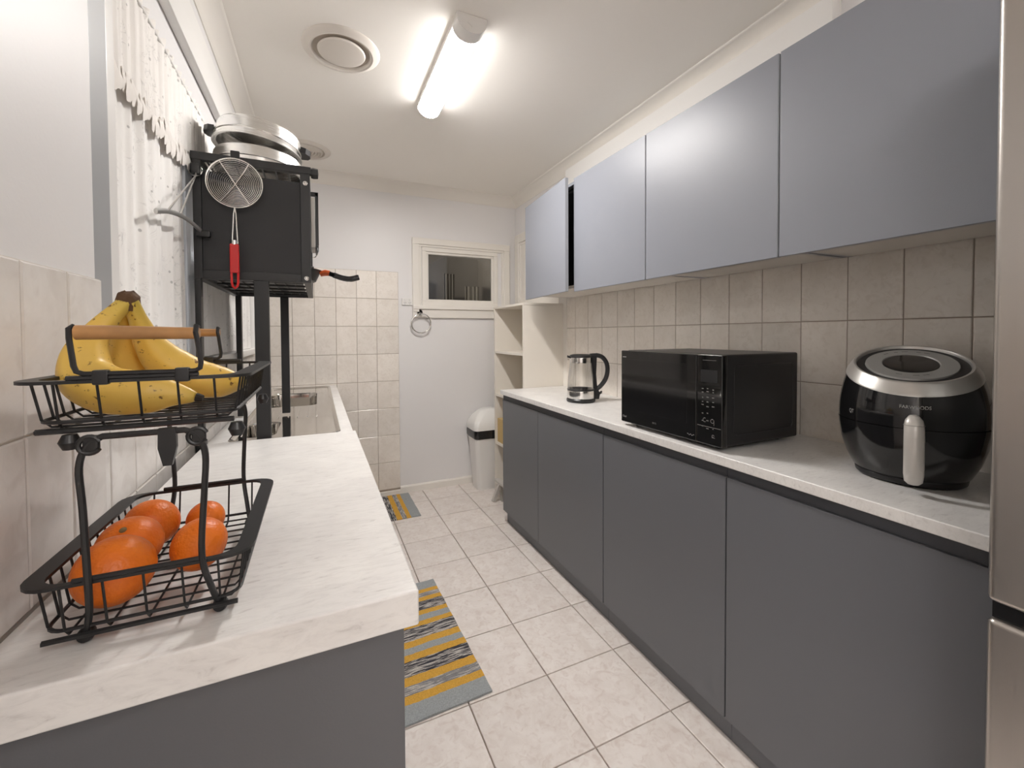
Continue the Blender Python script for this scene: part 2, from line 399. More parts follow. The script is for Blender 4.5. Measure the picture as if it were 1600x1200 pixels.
# ------------------------------------------------------------------ room
XR, YB, XP, XW, ZC = 1.61, 3.4185, -.3255, -.355, 2.47
TW, TH = .1463, .215
b = MB(); b.box(-2.2, 1.75, -3.1, 3.6, -.12, -.009); floor = struct('floor', b, 'grout')
b = MB(); b.box(-2.2, 1.75, -3.1, 3.6, ZC, ZC+.1); ceiling = struct('ceiling', b, 'ceil')
b = MB(); b.box(XR+.005, XR+.12, -3.1, 3.6, 0, ZC); wall_r = struct('wall_right', b, 'wall')
# back wall with the window opening (x .80-1.42, z 1.51-1.96)
b = MB(); y0, y1 = YB+.006, YB+.10
b.box(-.5, .78, y0, y1, 0, ZC); b.box(1.435, XR+.12, y0, y1, 0, ZC); b.box(.78, 1.435, y0, y1, 0, 1.50); b.box(.78, 1.435, y0, y1, 1.975, ZC)
wall_b = struct('wall_back', b, 'wall')
# left wall: nib beside the camera, then the recessed window wall with its opening
b = MB()
b.box(-.50, XP-.006, -.15, .912, 0, ZC)
b.box(-.50, XW-.006, .912, 1.005, 0, ZC); b.box(-.50, XW-.006, 2.88, YB+.1, 0, ZC)
b.box(-.50, XW-.006, 1.005, 2.88, 0, 1.195); b.box(-.50, XW-.006, 1.005, 2.88, 2.005, ZC)
wall_l = struct('wall_left', b, 'wall')
b = MB(); b.box(-2.2, -2.1, -3.1, -.15, 0, ZC); b.box(-2.2, -.4, -.27, -.15, 0, ZC); struct('wall_side', b, 'wall')
b = MB(); b.box(-2.2, 1.75, -3.2, -3.1, 0, ZC); struct('wall_front', b, 'wall')


# ---- tiles: every tile is an object, sharing mesh data by size
TM = {}
def tile(parent, mt, ax, c, su, sv, th=.006, gap=.003):
    """ax = outward normal axis ('+Z','-Y','-X','+X'); c = centre on the tile face"""
    key = (mt, ax, round(su, 3), round(sv, 3))
    if key not in TM:
        u, v = su/2-gap/2, sv/2-gap/2; e = .0022
        mb = MB()
        def P(a, bb, d):
            return {'+Z': (a, bb, d), '-Y': (a, -d, bb), '-X': (-d, a, bb), '+X': (d, a, bb)}[ax]
        lo = mb.loop([P(-u, -v, -th), P(u, -v, -th), P(u, v, -th), P(-u, v, -th)])
        mi = mb.loop([P(-u, -v, -e*.6), P(u, -v, -e*.6), P(u, v, -e*.6), P(-u, v, -e*.6)])
        hi = mb.loop([P(-u+e, -v+e, 0), P(u-e, -v+e, 0), P(u-e, v-e, 0), P(-u+e, v-e, 0)])
        mb.bridge(lo, mi); mb.bridge(mi, hi); mb.bm.faces.new(hi)
        bmesh.ops.recalc_face_normals(mb.bm, faces=mb.bm.faces)
        me = bpy.data.meshes.new('tile'); mb.bm.to_mesh(me); mb.bm.free(); me.materials.append(M[mt])
        TM[key] = me
    o = bpy.data.objects.new('tile', TM[key]); COL.objects.link(o); o.parent = parent; o.location = c
    return o
# floor tiles
GX, GY, GS = .7614, 1.0513, .3051
for i in range(-3, 3):
    for j in range(-7, 8):
        x0, y0 = GX+i*GS, GY+j*GS; x1, y1 = x0+GS, y0+GS
        x1 = min(x1, XR); y1 = min(y1, YB)
        if y1-y0 < .02 or x1-x0 < .02: continue
        tile(floor, 'ftile', '+Z', ((x0+x1)/2, (y0+y1)/2, 0), x1-x0, y1-y0, th=.009, gap=.0045)
# back wall tiles
def grout_panel(parent, mb, mt='grout'): return obj('grout', mb, mt, parent, smooth=False)
b = MB(); b.box(XW-.006, .585, YB+.003, YB+.007, .03, 1.7677); grout_panel(wall_b, b)
xs = [.1253+TW*i for i in range(-4, 4)]; xs[0] = XW; xs[-1] = .585
for i in range(len(xs)-1):
    for j in range(-7, 1):
        z0 = 1.5527+TH*j
        if xs[i+1] < .13 and z0+TH < .9: continue
        tile(wall_b, 'tile', '-Y', ((xs[i]+xs[i+1])/2, YB, z0+TH/2), xs[i+1]-xs[i], TH)
# right wall tiles behind the bench
b = MB(); b.box(XR+.003, XR+.007, .30, 2.60, .86, 1.53); grout_panel(wall_r, b)
ys = [1.711-.1485*i for i in range(10)][::-1]+[1.711+.1485*i for i in range(1, 6)]+[2.60]
for i in range(len(ys)-1):
    for z0, z1 in ((.878, 1.0933), (1.0933, 1.312), (1.312, 1.5307)):
        tile(wall_r, 'tile', '-X', (XR, (ys[i]+ys[i+1])/2, (z0+z1)/2), ys[i+1]-ys[i], z1-z0)
# left: nib tiles and tiles under the window
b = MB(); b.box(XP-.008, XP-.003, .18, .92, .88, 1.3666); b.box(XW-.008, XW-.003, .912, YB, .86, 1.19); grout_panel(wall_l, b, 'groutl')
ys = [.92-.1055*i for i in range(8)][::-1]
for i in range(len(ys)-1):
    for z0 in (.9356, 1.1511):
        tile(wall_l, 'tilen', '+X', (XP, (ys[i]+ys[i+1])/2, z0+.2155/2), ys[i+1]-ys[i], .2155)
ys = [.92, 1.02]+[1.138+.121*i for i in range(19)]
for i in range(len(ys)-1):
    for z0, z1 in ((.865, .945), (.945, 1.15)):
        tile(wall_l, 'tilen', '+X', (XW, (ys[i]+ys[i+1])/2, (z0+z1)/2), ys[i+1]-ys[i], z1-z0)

# ---- cornices, skirting
def cove(name, path, inward, closed=False):
    prof = [(0, .085), (.004, .085), (.008, .076), (.012, .066), (.024, .034), (.046, .013), (.058, .010), (.065, .004), (.065, 0), (0, 0)]
    mb = MB(); p0, p1 = Vector(path[0]), Vector(path[1]); n = Vector(inward)
    mb.prism([p0+n*a-Vector((0, 0, h)) for a, h in prof], p1-p0)
    o = obj(name, mb, 'trim', ang=50); tag(o, None, None, None, 'structure')
cove('trim_1', ((-.47, YB+.005, ZC), (XR+.01, YB+.005, ZC)), (0, -1, 0))
cove('trim_2', ((XR+.005, -3.1, ZC), (XR+.005, YB+.02, ZC)), (-1, 0, 0))
cove('trim_3', ((XW-.006, .912, ZC), (XW-.006, YB+.02, ZC)), (1, 0, 0))
b = MB(); b.box(XR-.045, XR+.006, .85, 2.505, 2.09, ZC-.075, .002)
struct('trim_4', b, 'trimw')
b = MB(); b.prism([(.585, YB+.006, 0), (.585, YB-.008, 0), (.585, YB-.008, .048), (.585, YB-.002, .058), (.585, YB+.006, .06)], (XR-.585, 0, 0))
b.prism([(.13, YB+.004, 0), (.13, YB-.006, 0), (.13, YB-.006, .03), (.13, YB+.004, .035)], (.455, 0, 0))
struct('baseboard_back', b, 'trim')

# ---- window in the back wall
win = MB()
def frame(mb, ax, u0, u1, v0, v1, wd, d0, d1, sides='LRTB'):
    """rectangular frame ring: outer u0..u1, v0..v1, member width wd, depth d0..d1 on axis ax ('Y' or 'X')"""
    def bx(a0, a1, c0, c1):
        if ax == 'Y': mb.box(a0, a1, d0, d1, c0, c1, .003, 1)
        else: mb.box(d0, d1, a0, a1, c0, c1, .003, 1)
    if 'T' in sides: bx(u0, u1, v1-wd, v1)
    if 'B' in sides: bx(u0, u1, v0, v0+wd)
    va, vb = (v0+wd if 'B' in sides else v0), (v1-wd if 'T' in sides else v1)
    if 'L' in sides: bx(u0, u0+wd, va, vb)
    if 'R' in sides: bx(u1-wd, u1, va, vb)
b = MB(); frame(b, 'Y', .695, 1.548, 1.455, 2.052, .052, YB-.022, YB+.008, 'LRT'); frame(b, 'Y', .738, 1.505, 1.49, 2.012, .030, YB-.012, YB+.02, 'LRT')
b.box(.695, 1.548, YB-.030, YB+.01, 1.478, 1.508, .004); b.box(.695, 1.548, YB-.016, YB+.008, 1.408, 1.478, .004)
w1 = struct('window_1', b, 'trim')
b = MB(); frame(b, 'Y', .775, 1.44, 1.506, 1.985, .036, YB-.004, YB+.05)
obj('window_sash', b, 'trim', w1)
b = MB(); frame(b, 'Y', .809, 1.406, 1.540, 1.951, .022, YB+.008, YB+.03); obj('glazing_bead', b, 'trim', w1)
b = MB(); b.box(.815, 1.40, YB+.018, YB+.023, 1.545, 1.945); obj('pane', b, 'glass', w1)
# the dark porch room seen through that window
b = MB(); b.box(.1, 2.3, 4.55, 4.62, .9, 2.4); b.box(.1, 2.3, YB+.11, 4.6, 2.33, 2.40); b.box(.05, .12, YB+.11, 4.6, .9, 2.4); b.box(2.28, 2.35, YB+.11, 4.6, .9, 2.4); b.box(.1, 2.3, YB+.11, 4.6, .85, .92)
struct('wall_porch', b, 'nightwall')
pl = bpy.data.lights.new('porch_fill_light', 'POINT'); pl.energy = 9; pl.color = (1, .93, .84); pl.shadow_soft_size = .08  # unseen light added to lift the view through the small window
po = bpy.data.objects.new('porch_fill_light', pl); COL.objects.link(po); po.location = (1.9, 3.75, 2.2)
tag(po, 'added fill light brightening the dark porch behind the small window', 'lamp')
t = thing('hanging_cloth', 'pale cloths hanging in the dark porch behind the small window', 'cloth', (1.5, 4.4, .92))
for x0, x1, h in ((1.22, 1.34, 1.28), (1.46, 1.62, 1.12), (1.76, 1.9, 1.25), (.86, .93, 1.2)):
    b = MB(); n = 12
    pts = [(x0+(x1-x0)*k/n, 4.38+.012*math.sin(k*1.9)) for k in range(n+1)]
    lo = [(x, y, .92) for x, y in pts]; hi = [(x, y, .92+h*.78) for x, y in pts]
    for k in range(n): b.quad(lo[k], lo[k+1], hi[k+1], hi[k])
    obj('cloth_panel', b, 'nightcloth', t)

# ---- window on the left wall
b = MB(); frame(b, 'X', 1.005, 2.88, 1.195, 2.005, .045, XW-.075, XW-.05); b.box(XW-.075, XW-.05, 1.585, 1.635, 1.2, 2.0)
w2 = struct('window_2', b, 'greytrim')
b = MB(); b.box(XW-.066, XW-.061, 1.04, 2.85, 1.23, 1.99); obj('pane', b, 'nightglass', w2)
b = MB(); b.box(XW-.004, XP-.006, .912, .976, 1.14, 2.30, .001); obj('frame_board', b, 'greytrim', w2)
b = MB(); b.box(XW-.075, XP-.007, .977, 1.013, 1.17, 2.22, .003); b.box(XW-.006, XW+.020, .972, 2.96, 2.13, 2.215, .004); b.box(XW-.006, XW+.012, .972, 2.96, 2.215, 2.30, .003)
b.box(XW-.006, XW+.018, 2.875, 2.96, 1.17, 2.22, .004); obj('architrave', b, 'trimw', w2)
b = MB(); b.box(XW-.075, XW+.022, .972, 2.96, 1.165, 1.197, .005); obj('window_sill', b, 'trimw', w2)
b = MB(); b.box(XW-.052, XW-.004, 1.578, 1.665, 1.197, 2.003, .003); obj('mullion', b, 'mull', w2)

def curtain(name, y0, y1, z0, z1, xm, amp, pitch, mt, label, hem=0, ruffle=0, ph=0):
    n = int((y1-y0)/.006); mrows = 26; mb = MB(); g = []
    for i in range(n+1):
        y = y0+(y1-y0)*i/n; col = []
        p = 2*PI*(y/pitch+.35*math.sin(y*7+ph))+ph
        for k in range(mrows+1):
            f = k/mrows
            a = amp*(.75+.35*math.sin(y*31+2*f+ph)) * (1-.25*f)
            x = xm+a*math.sin(p+.5*math.sin(3*f+y*5))+.002*math.sin(p*2.3)
            zl = z0-hem*abs(math.sin(PI*(y-y0)/.085)); zt = z1+ruffle*(.5*math.sin(y*170)+.5*math.sin(y*97))
            z = zl+(zt-zl)*f
            if f > .9: x += .006*math.sin(y*170)*(f-.9)*10
            col.append(mb.bm.verts.new((x, y, z)))
        g.append(col)
    for i in range(n):
        for k in range(mrows): mb.bm.faces.new((g[i][k], g[i+1][k], g[i+1][k+1], g[i][k+1]))
    return tag(obj(name, mb, mt, ang=180), label, 'curtain')
curtain('lace_curtain', 1.016, 1.574, 1.20, 2.0, XW-.0105, .0065, .074, 'lace', 'white lace curtain on the left window, panel nearest the fruit basket')
curtain('lace_curtain', 1.668, 2.872, 1.20, 2.0, XW-.0105, .0065, .074, 'lace', 'white lace curtain hanging behind the black dish rack', ph=1.3)
va = curtain('lace_valance', 1.016, 2.872, 1.80, 2.035, XW-.0005, .0040, .050, 'valance', 'ivory lace valance with scalloped hem above the left window curtains', hem=.012, ruffle=.006, ph=.6)
va['category'] = 'valance'
# the lace edging: a row of overlapping petals along the hem
b = MB(); rr = random.Random(11); y = 1.022
while y < 2.86:
    zc = 1.795+rr.uniform(-.016, .016); r = rr.uniform(.017, .026); xx = XW+.002+rr.uniform(-.001, .0025); a0 = rr.uniform(-.5, .5)
    lp = []
    for k in range(12):
        a = 2*PI*k/12; q = r*(1+.18*math.cos(3*a+a0)); lp.append((xx+.0015*math.cos(2*a), y+q*math.cos(a)*.8, zc+q*math.sin(a)*1.15))
    vs = b.loop(lp); c = b.bm.verts.new((xx+.003, y, zc))
    for k in range(12): b.bm.faces.new((vs[k], vs[(k+1) % 12], c))
    y += rr.uniform(.011, .02)
eg = obj('lace_edging', b, 'laceedge', va, ang=180); eg['kind'] = 'stuff'
# curtain rod
b = MB(); b.tube([(XW-.001, 1.014, 2.022), (XW-.001, 2.874, 2.022)], .004); tag(obj('curtain_rod', b, 'trimw'), 'thin white curtain rod threaded through the ivory valance', 'curtain rod')

# ---- door on the right wall beyond the shelf
b = MB(); x0, x1 = XR-.018, XR+.006
b.box(x0, x1, 3.315, 3.392, 0, 2.135, .004); b.box(x0, x1, 2.55, 3.314, 2.06, 2.135, .004); b.box(x0+.008, x1, 3.292, 3.3145, 0, 2.0595, .003); b.box(x0+.008, x1, 2.55, 3.291, 2.038, 2.059, .003)
d1 = struct('door_1', b, 'trim')
b = MB(); b.box(XR-.004, XR+.006, 2.56, 3.295, .01, 2.04, .002); frame(b, 'X', 2.66, 3.22, 1.2, 1.95, .02, XR-.008, XR+.002); obj('door_leaf', b, 'trim', d1)

# ------------------------------------------------------------------ ceiling fixtures
def batten(name, x0, x1, y0, y1, label, mt):
    t = thing(name, label, 'light', ((x0+x1)/2, (y0+y1)/2, ZC))
    cx, w = (x0+x1)/2, x1-x0; zt = ZC
    def sec(y, s=1): return [(cx+w/2*s*math.cos(R(a)), y, zt-.020-.046*s*math.sin(R(a))) for a in range(0, 181, 15)]
    b = MB(); b.box(x0-.004, x1+.004, y0, y1, zt-.022, zt, .003); obj('housing', b, 'whitep', t)
    b = MB(); b.prism(sec(y0+.062), (0, y1-y0-.066, 0)); df = obj('diffuser', b, mt, t, ang=50)
    df.data.materials.append(M['led_side']); df.data.materials.append(M['led_mid'])          # the strip inside shines down: the flanks glow less
    for p in df.data.polygons:
        if p.normal.z > -.9: p.material_index = 1 if p.normal.z > -.55 else 2
    b = MB(); b.prism(sec(y0, 1.04), (0, .062, 0)); obj('end_cap', b, 'whitep', t, ang=50)
    b = MB(); b.prism(sec(y1-.004, 1.03), (0, .006, 0)); obj('end_cap', b, 'whitep', t, ang=50)
    b = MB(); b.prism([(cx-.02, y0-.001, zt-.032), (cx+.02, y0-.001, zt-.032), (cx, y0-.001, zt-.046)], (0, .002, 0)); obj('clip', b, 'whitep', t, smooth=False)
    return t
batten('batten_light', .487, .60, 1.52, 2.205, 'lit white LED batten light on the ceiling over the aisle', 'led')
batten('batten_light', .25, .40, -1.75, -.55, 'long lit batten light on the ceiling behind the camera', 'led_rear')
batten('batten_light', -1.45, -1.30, -2.6, -1.4, 'added unseen fill batten on the ceiling of the room behind, left of the camera', 'led_fill')  # unseen batten added for soft fill bounced off the rear walls
batten('batten_light', .85, 1.0, -2.9, -1.9, 'added unseen fill batten on the ceiling of the room behind, farthest from the kitchen', 'led_rear')  # second unseen batten, likewise added only as fill

t = thing('air_vent', 'round ceiling vent with a smooth centre disc beside the batten light', 'vent', (.108, 1.93, ZC))
c = (.108, 1.93, ZC)
b = MB(); b.lathe([(.112, .01), (.112, -.004), (.118, -.014), (.126, -.016), (.144, -.009), (.152, -.003), (.154, 0), (.154, .004)], c, 56); obj('rim', b, 'vent', t)
b = MB(); b.lathe([(.114, .002), (.080, .004), (0, .004)], (c[0], c[1], c[2]-.006), 48); obj('throat', b, 'ventd', t)
b = MB(); b.lathe([(0, -.020), (.080, -.019), (.091, -.016), (.095, -.011), (.088, -.004), (0, -.003)], c, 48); obj('disc', b, 'vent', t)
c = (-.062, 3.05, ZC)
t = thing('air_vent', 'round ceiling vent of concentric rings half hidden by the silver pots', 'vent', c)
b = MB(); b.lathe([(.118, .004), (.120, -.010), (.135, -.012), (.150, -.006), (.157, 0), (.157, .004)], c, 56); obj('rim', b, 'vent', t)
for k, r in enumerate((.100, .082, .064, .046, .028)):
    b = MB(); b.lathe([(r-.005, -.002), (r, -.016), (r+.005, -.014), (r+.012, -.003), (r-.005, -.002)], c, 40); obj('ring', b, 'vent', t)
b = MB(); b.lathe([(0, -.012), (.012, -.012), (.014, -.002)], c, 24); obj('hub', b, 'vent', t)
b = MB(); b.lathe([(0, -.001), (.119, -.001)], c, 40); obj('throat', b, 'ventd', t)

# ------------------------------------------------------------------ right: base cabinets, bench, wall cabinets, shelf, fridge
XD, XU = 1.126, 1.2537
def base_cab(y0, y1, ydoors, label):
    t = thing('base_cabinet', label, 'cabinet', ((XD+XR)/2, (y0+y1)/2, 0))
    b = MB(); b.box(XD+.022, XR-.004, y0, y1, .085, .8695); obj('carcass', b, 'cabb', t, smooth=False)
    b = MB(); b.box(XD+.032, XR-.02, y0, y1, 0.001, .085); obj('kickboard', b, 'cabb', t, smooth=False)
    b = MB(); b.box(XD+.006, XD+.0225, y0, y1, .8355, .8695); obj('finger_rail', b, 'kick', t, smooth=False)
    for a, c in zip(ydoors, ydoors[1:]):
        b = MB(); b.box(XD, XD+.02, a+.0016, c-.0016, .0852, .834, .0016, 2); obj('door', b, 'cabb', t)
    return t
base_cab(1.501, 2.60, (1.501, 2.10, 2.60), 'slate base cabinet with two doors at the far end under the kettle')
base_cab(.8915, 1.4995, (.8915, 1.4995), 'slate base cabinet with one door under the microwave')
base_cab(.303, .890, (.303, .890), 'slate base cabinet with one wide door under the air fryer')
b = MB(); b.box(1.1085, XR-.002, .303, 2.60, .870, .8995, .003, 3); tag(obj('benchtop', b, 'marble'), 'long marble laminate benchtop carrying kettle, microwave and air fryer', 'benchtop')

def wall_cab(y0, y1, doors, label, hollow=False):
    t = thing('wall_cabinet', label, 'cabinet', ((XU+XR)/2, (y0+y1)/2, 1.5))
    zb, zt = 1.502, 2.098; b = MB()
    xb = XR-.003
    b.box(XU+.025, xb, y0, y0+.016, zb+.020, zt); b.box(XU+.025, xb, y1-.016, y1, zb+.020, zt); b.box(XU+.02, xb, y0+.016, y1-.016, zt-.016, zt)
    b.box(xb-.006, xb, y0+.016, y1-.016, zb+.036, zt-.016); obj('carcass', b, 'cab', t, smooth=False)
    b = MB(); b.box(XU+.0195, xb-.006, y0+.016, y1-.016, zb+.020, zb+.036); obj('base_board', b, 'white_mel', t, smooth=False)
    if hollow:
        b = MB(); b.box(XU+.05, xb-.007, y0+.017, y1-.017, zb+.037, zt-.017); obj('interior_shade', b, 'dark', t, smooth=False)  # black block stands in for the shade inside the cabinet
    for (a, c, ang) in doors:
        L = c-a; b = MB(); b.box(0, .018, -L, 0, 0, .602, .0014, 2)
        rotm = Matrix.Translation((XU, c, 1.4985)) @ Matrix.Rotation(-R(ang), 4, 'Z')
        bmesh.ops.transform(b.bm, matrix=rotm, verts=b.bm.verts)
        d = obj('door', b, 'cab', t)
        b = MB(); b.box(.0012, .0178, -L-.0009, -L+.0006, .002, .600)
        bmesh.ops.transform(b.bm, matrix=rotm, verts=b.bm.verts)
        obj('edge_strip', b, 'edge', d, smooth=False)
    return t
wall_cab(1.3835, 2.502, ((1.927, 2.502, 5), (1.3855, 1.924, 0)), 'grey blue wall cabinet at the far end with one door ajar', True)
wall_cab(.823, 1.3805, ((.8245, 1.3790, 0),), 'grey blue wall cabinet above the microwave with the bright light reflection')
wall_cab(.303, .820, ((.303, .8185, 0),), 'grey blue wall cabinet nearest the fridge above the air fryer')

# open shelf unit at the far end
t = thing('open_shelf_unit', 'cream open shelf unit between the far wall and the bench end', 'shelf', (1.45, 2.875, 0))
b = MB(); b.box(1.288, XR-.002, 2.605, 2.623, 0.001, 1.472, .001); obj('side_panel', b, 'shelfw', t)
b = MB(); b.box(1.288, XR-.002, 3.122, 3.140, 0.001, 1.472, .001); obj('side_panel', b, 'shelfw', t)
b = MB(); b.box(XR-.008, XR-.002, 2.623, 3.122, 0.001, 1.472); obj('back_panel', b, 'shelfw', t)
b = MB(); b.box(1.286, XR-.002, 2.603, 3.142, 1.4725, 1.489, .001); obj('top', b, 'shelfw', t)
for z in (1.138, .797, .412, .085):
    b = MB(); b.box(1.291, XR-.008, 2.6235, 3.1215, z-.017, z, .001); obj('shelf_board', b, 'shelfw', t)
b = MB(); b.box(1.305, 1.40, 3.0, 3.118, .4125, .60, .002); tag(obj('packet', b, 'tan'), 'tan card packet on the low shelf behind the base cabinet end', 'box')

# fridge
t = thing('fridge', 'stainless steel fridge freezer at the right edge of the picture', 'fridge', (1.3, -.02, 0))
FX = .99
b = MB(); b.box(FX+.055, XR-.01, -.36, .298, .03, 1.86, .004); obj('body', b, 'silverd', t)
b = MB(); b.box(FX, FX+.05, -.362, .300, .834, 1.865, .010, 4); obj('door', b, 'steel', t)
b = MB(); b.box(FX, FX+.05, -.362, .300, .06, .806, .010, 4); obj('door', b, 'steel', t)
b = MB(); b.box(FX+.012, FX+.05, -.358, .296, .806, .834); obj('handle_recess', b, 'blkgl', t)
b = MB(); b.box(FX+.03, FX+.06, -.35, .29, .001, .058); obj('plinth', b, 'blkpl', t)

# ------------------------------------------------------------------ left: near bench, sink bench
ZL = .9356
b = MB(); b.box(XP+.001, .117, .5511, 1.58, ZL-.047, ZL, .003, 3); tag(obj('benchtop', b, 'marble'), 'short marble laminate benchtop carrying the fruit basket', 'benchtop')
t = thing('bench_cabinet', 'slate cabinet under the fruit basket bench', 'cabinet', (-.1, 1.07, 0))
b = MB(); b.box(XP+.001, .078, .592, 1.575, .085, ZL-.0475); obj('carcass', b, 'cabb', t, smooth=False)
b = MB(); b.box(XP+.001, .101, .574, .592, .001, ZL-.0475, .001); obj('end_panel', b, 'cabp', t)
b = MB(); b.box(XP+.01, .045, .592, 1.57, .001, .085); obj('kickboard', b, 'kick', t, smooth=False)
for a, c in ((.594, 1.082), (1.085, 1.573)):
    b = MB(); b.box(.0785, .0965, a, c, .0855, .86, .0015); obj('door', b, 'cabb', t)
# sink bench with cut-out
ZS = .9
b = MB(); SX0, SX1, SY0, SY1 = -.290, .066, 1.73, 3.345
b.box(SX1, .12, 1.582, YB-.001, ZS-.04, ZS, .003); b.box(XW+.001, SX0, 1.582, YB-.001, ZS-.04, ZS); b.box(SX0, SX1, 1.582, SY0, ZS-.04, ZS); b.box(SX0, SX1, SY1, YB-.001, ZS-.04, ZS)
tag(obj('benchtop', b, 'marble'), 'marble laminate benchtop around the steel sink', 'benchtop')
t = thing('sink_cabinet', 'slate cabinet under the steel sink', 'cabinet', (-.1, 2.5, 0))
b = MB(); b.box(XW+.002, .068, 1.582, YB-.009, .09, .62); obj('carcass', b, 'cabb', t, smooth=False)
b = MB(); b.box(XW+.002, .04, 1.59, YB-.009, .001, .09); obj('kickboard', b, 'kick', t, smooth=False)
for k in range(4):
    a = 1.584+k*.456; b = MB(); b.box(.0685, .0865, a+.0015, a+.4545, .092, .855, .0015); obj('door', b, 'cabb', t)
# sink
t = thing('double_sink', 'stainless steel double bowl sink with drainer by the window', 'sink', (-.11, 2.54, ZS))
b = MB(); zp = ZS-.004
out = b.loop(rrect(SX0+.014, SX1-.008, SY0+.014, SY1-.014, .035, zp))
bowls = [(-.268, -.010, 2.50, 3.06), (-.268, -.150, 1.80, 2.10)]
hl = [b.loop(rrect(x0, x1, y0, y1, .045, zp)) for x0, x1, y0, y1 in bowls]
b.holes([out]+hl)
for (x0, x1, y0, y1), lp in zip(bowls, hl):
    l2 = b.loop(rrect(x0+.004, x1-.004, y0+.004, y1-.004, .045, zp-.008)); l3 = b.loop(rrect(x0+.012, x1-.012, y0+.012, y1-.012, .045, zp-.13)); l4 = b.loop(rrect(x0+.035, x1-.035, y0+.035, y1-.035, .03, zp-.15))
    b.bridge(lp, l2); b.bridge(l2, l3); b.bridge(l3, l4); b.bm.faces.new(l4)
l0 = b.loop(rrect(SX0+.006, SX1, SY0+.006, SY1-.006, .042, ZS+.003)); l00 = b.loop(rrect(SX0-.004, SX1+.008, SY0-.004, SY1+.010, .05, ZS+.004)); l000 = b.loop(rrect(SX0-.007, SX1+.011, SY0-.007, SY1+.013, .052, ZS+.0005))
b.bridge(out, l0); b.bridge(l0, l00); b.bridge(l00, l000)
obj('basin', b, 'sink', t, ang=40)
for k in range(7):
    b = MB(); b.tube([(-.25+k*.04, 2.16, zp+.0005), (-.25+k*.04, 2.44, zp+.0005)], .0035, 6); obj('drainer_rib', b, 'sink', t)
for x, y in ((-.14, 2.78), (-.21, 1.95)):
    b = MB(); b.lathe([(.038, .001), (.034, .003), (.02, .0015), (0, .001)], (x, y, zp-.1505), 24); obj('drain', b, 'chrome', t)

# ------------------------------------------------------------------ over-sink dish rack
RX0, RX1, RY0, RY1, RZ0, RZ1 = -.347, -.018, 1.60, 2.27, 1.452, 1.832
t = thing('dish_rack', 'tall black steel over-sink dish rack with solid end panel', 'dish rack', (-.18, 1.93, ZS))
LW = .02
def leg(x0, x1, y0, y1, z0, z1):
    b = MB(); b.box(x0, x1, y0, y1, z0, z1, .002); o = obj('leg', b, 'blk', t); return o
leg(RX0, RX0+.016, RY0, RY0+.03, ZS+.0055, RZ0); leg(-.188, -.146, RY0, RY0+.026, ZS+.0055, RZ0)
leg(-.336, -.314, RY1-.03, RY1, ZS+.006, RZ0); leg(-.158, -.124, RY1-.03, RY1, ZS+.006, RZ0)
b = MB()
b.box(RX0-.006, RX0+.018, RY0-.004, RY0+.04, ZS+.0045, ZS+.04, .003); obj('foot', b, 'blkpl', t)
def fr(x0, x1, y0, y1, z0, z1): 
    b = MB(); b.box(x0, x1, y0, y1, z0, z1, .0015); return obj('frame_bar', b, 'blk', t)
for y in (RY0, RY1-.022):
    fr(RX0, RX0+.022, y, y+.022, RZ0, RZ1); fr(RX1-.03, RX1, y, y+.022, RZ0, RZ1)
    fr(RX0+.022, RX1-.03, y, y+.022, RZ0, RZ0+.028); fr(RX0-.004, RX1+.004, y-.002, y+.02, RZ1-.012, RZ1+.012)
for x in (RX0, RX1-.022):
    fr(x, x+.022, RY0+.022, RY1-.022, RZ0, RZ0+.024); fr(x, x+.022, RY0+.022, RY1-.022, RZ1-.020, RZ1)
b = MB(); b.box(RX0+.022, RX1-.03, RY0+.006, RY0+.012, RZ0+.028, RZ1-.042, .001); obj('end_panel', b, 'blkpanel', t)
for k in range(9):
    b = MB(); b.tube([(RX0+.035+k*.034, RY0+.02, RZ0+.012), (RX0+.035+k*.034, RY1-.02, RZ0+.012)], .0028, 6); obj('rod', b, 'blk', t)
for k in range(5):
    b = MB(); b.tube([(RX0+.02, RY0+.08+k*.13, RZ0+.008), (RX1-.02, RY0+.08+k*.13, RZ0+.008)], .0035, 6); obj('rod', b, 'blk', t)
for k in range(8):
    b = MB(); b.tube([(RX0+.035+k*.038, RY0+.02, RZ1-.008), (RX0+.035+k*.038, RY1-.02, RZ1-.008)], .0028, 6); obj('rod', b, 'blk', t)
b = MB(); b.box(RX0+.03, RX1-.03, RY0+.03, RY1-.03, RZ0+.016, RZ0+.020); obj('drip_tray', b, 'blk', t)
for z in (1.800, 1.492): pass
for (x, z) in ((RX1-.014, RZ1-.045), (RX1-.014, RZ0+.014)):
    b = MB(); b.lathe([(.0075, 0), (.0075, -.003), (.005, -.004), (.0028, -.002), (0, -.002)], (x, RY0, z), 16, 'Y', None)
    # lathe about Y: flip so the head faces the camera side
    obj('screw', b, 'chrome', t)
b = MB(); b.box(-.245, -.219, RY0-.010, RY0-.002, RZ1-.010, RZ1+.028, .003); b.box(-.245, -.219, RY0-.022, RY0-.010, RZ1-.014, RZ1-.004, .002); obj('hook', b, 'blkpl', t)
b = MB(); b.lathe([(0, 0), (.017, 0), (.019, .008), (.017, .022), (0, .024)], (RX1+.004, RY0+.01, RZ1-.004), 6, 'X'); obj('corner_knob', b, 'blkpl', t)
b = MB(); b.box(RX0+.03, RX0+.13, RY0+.07, RY0+.28, RZ1-.052, RZ1-.022, .004); obj('top_pad', b, 'trimw', t)
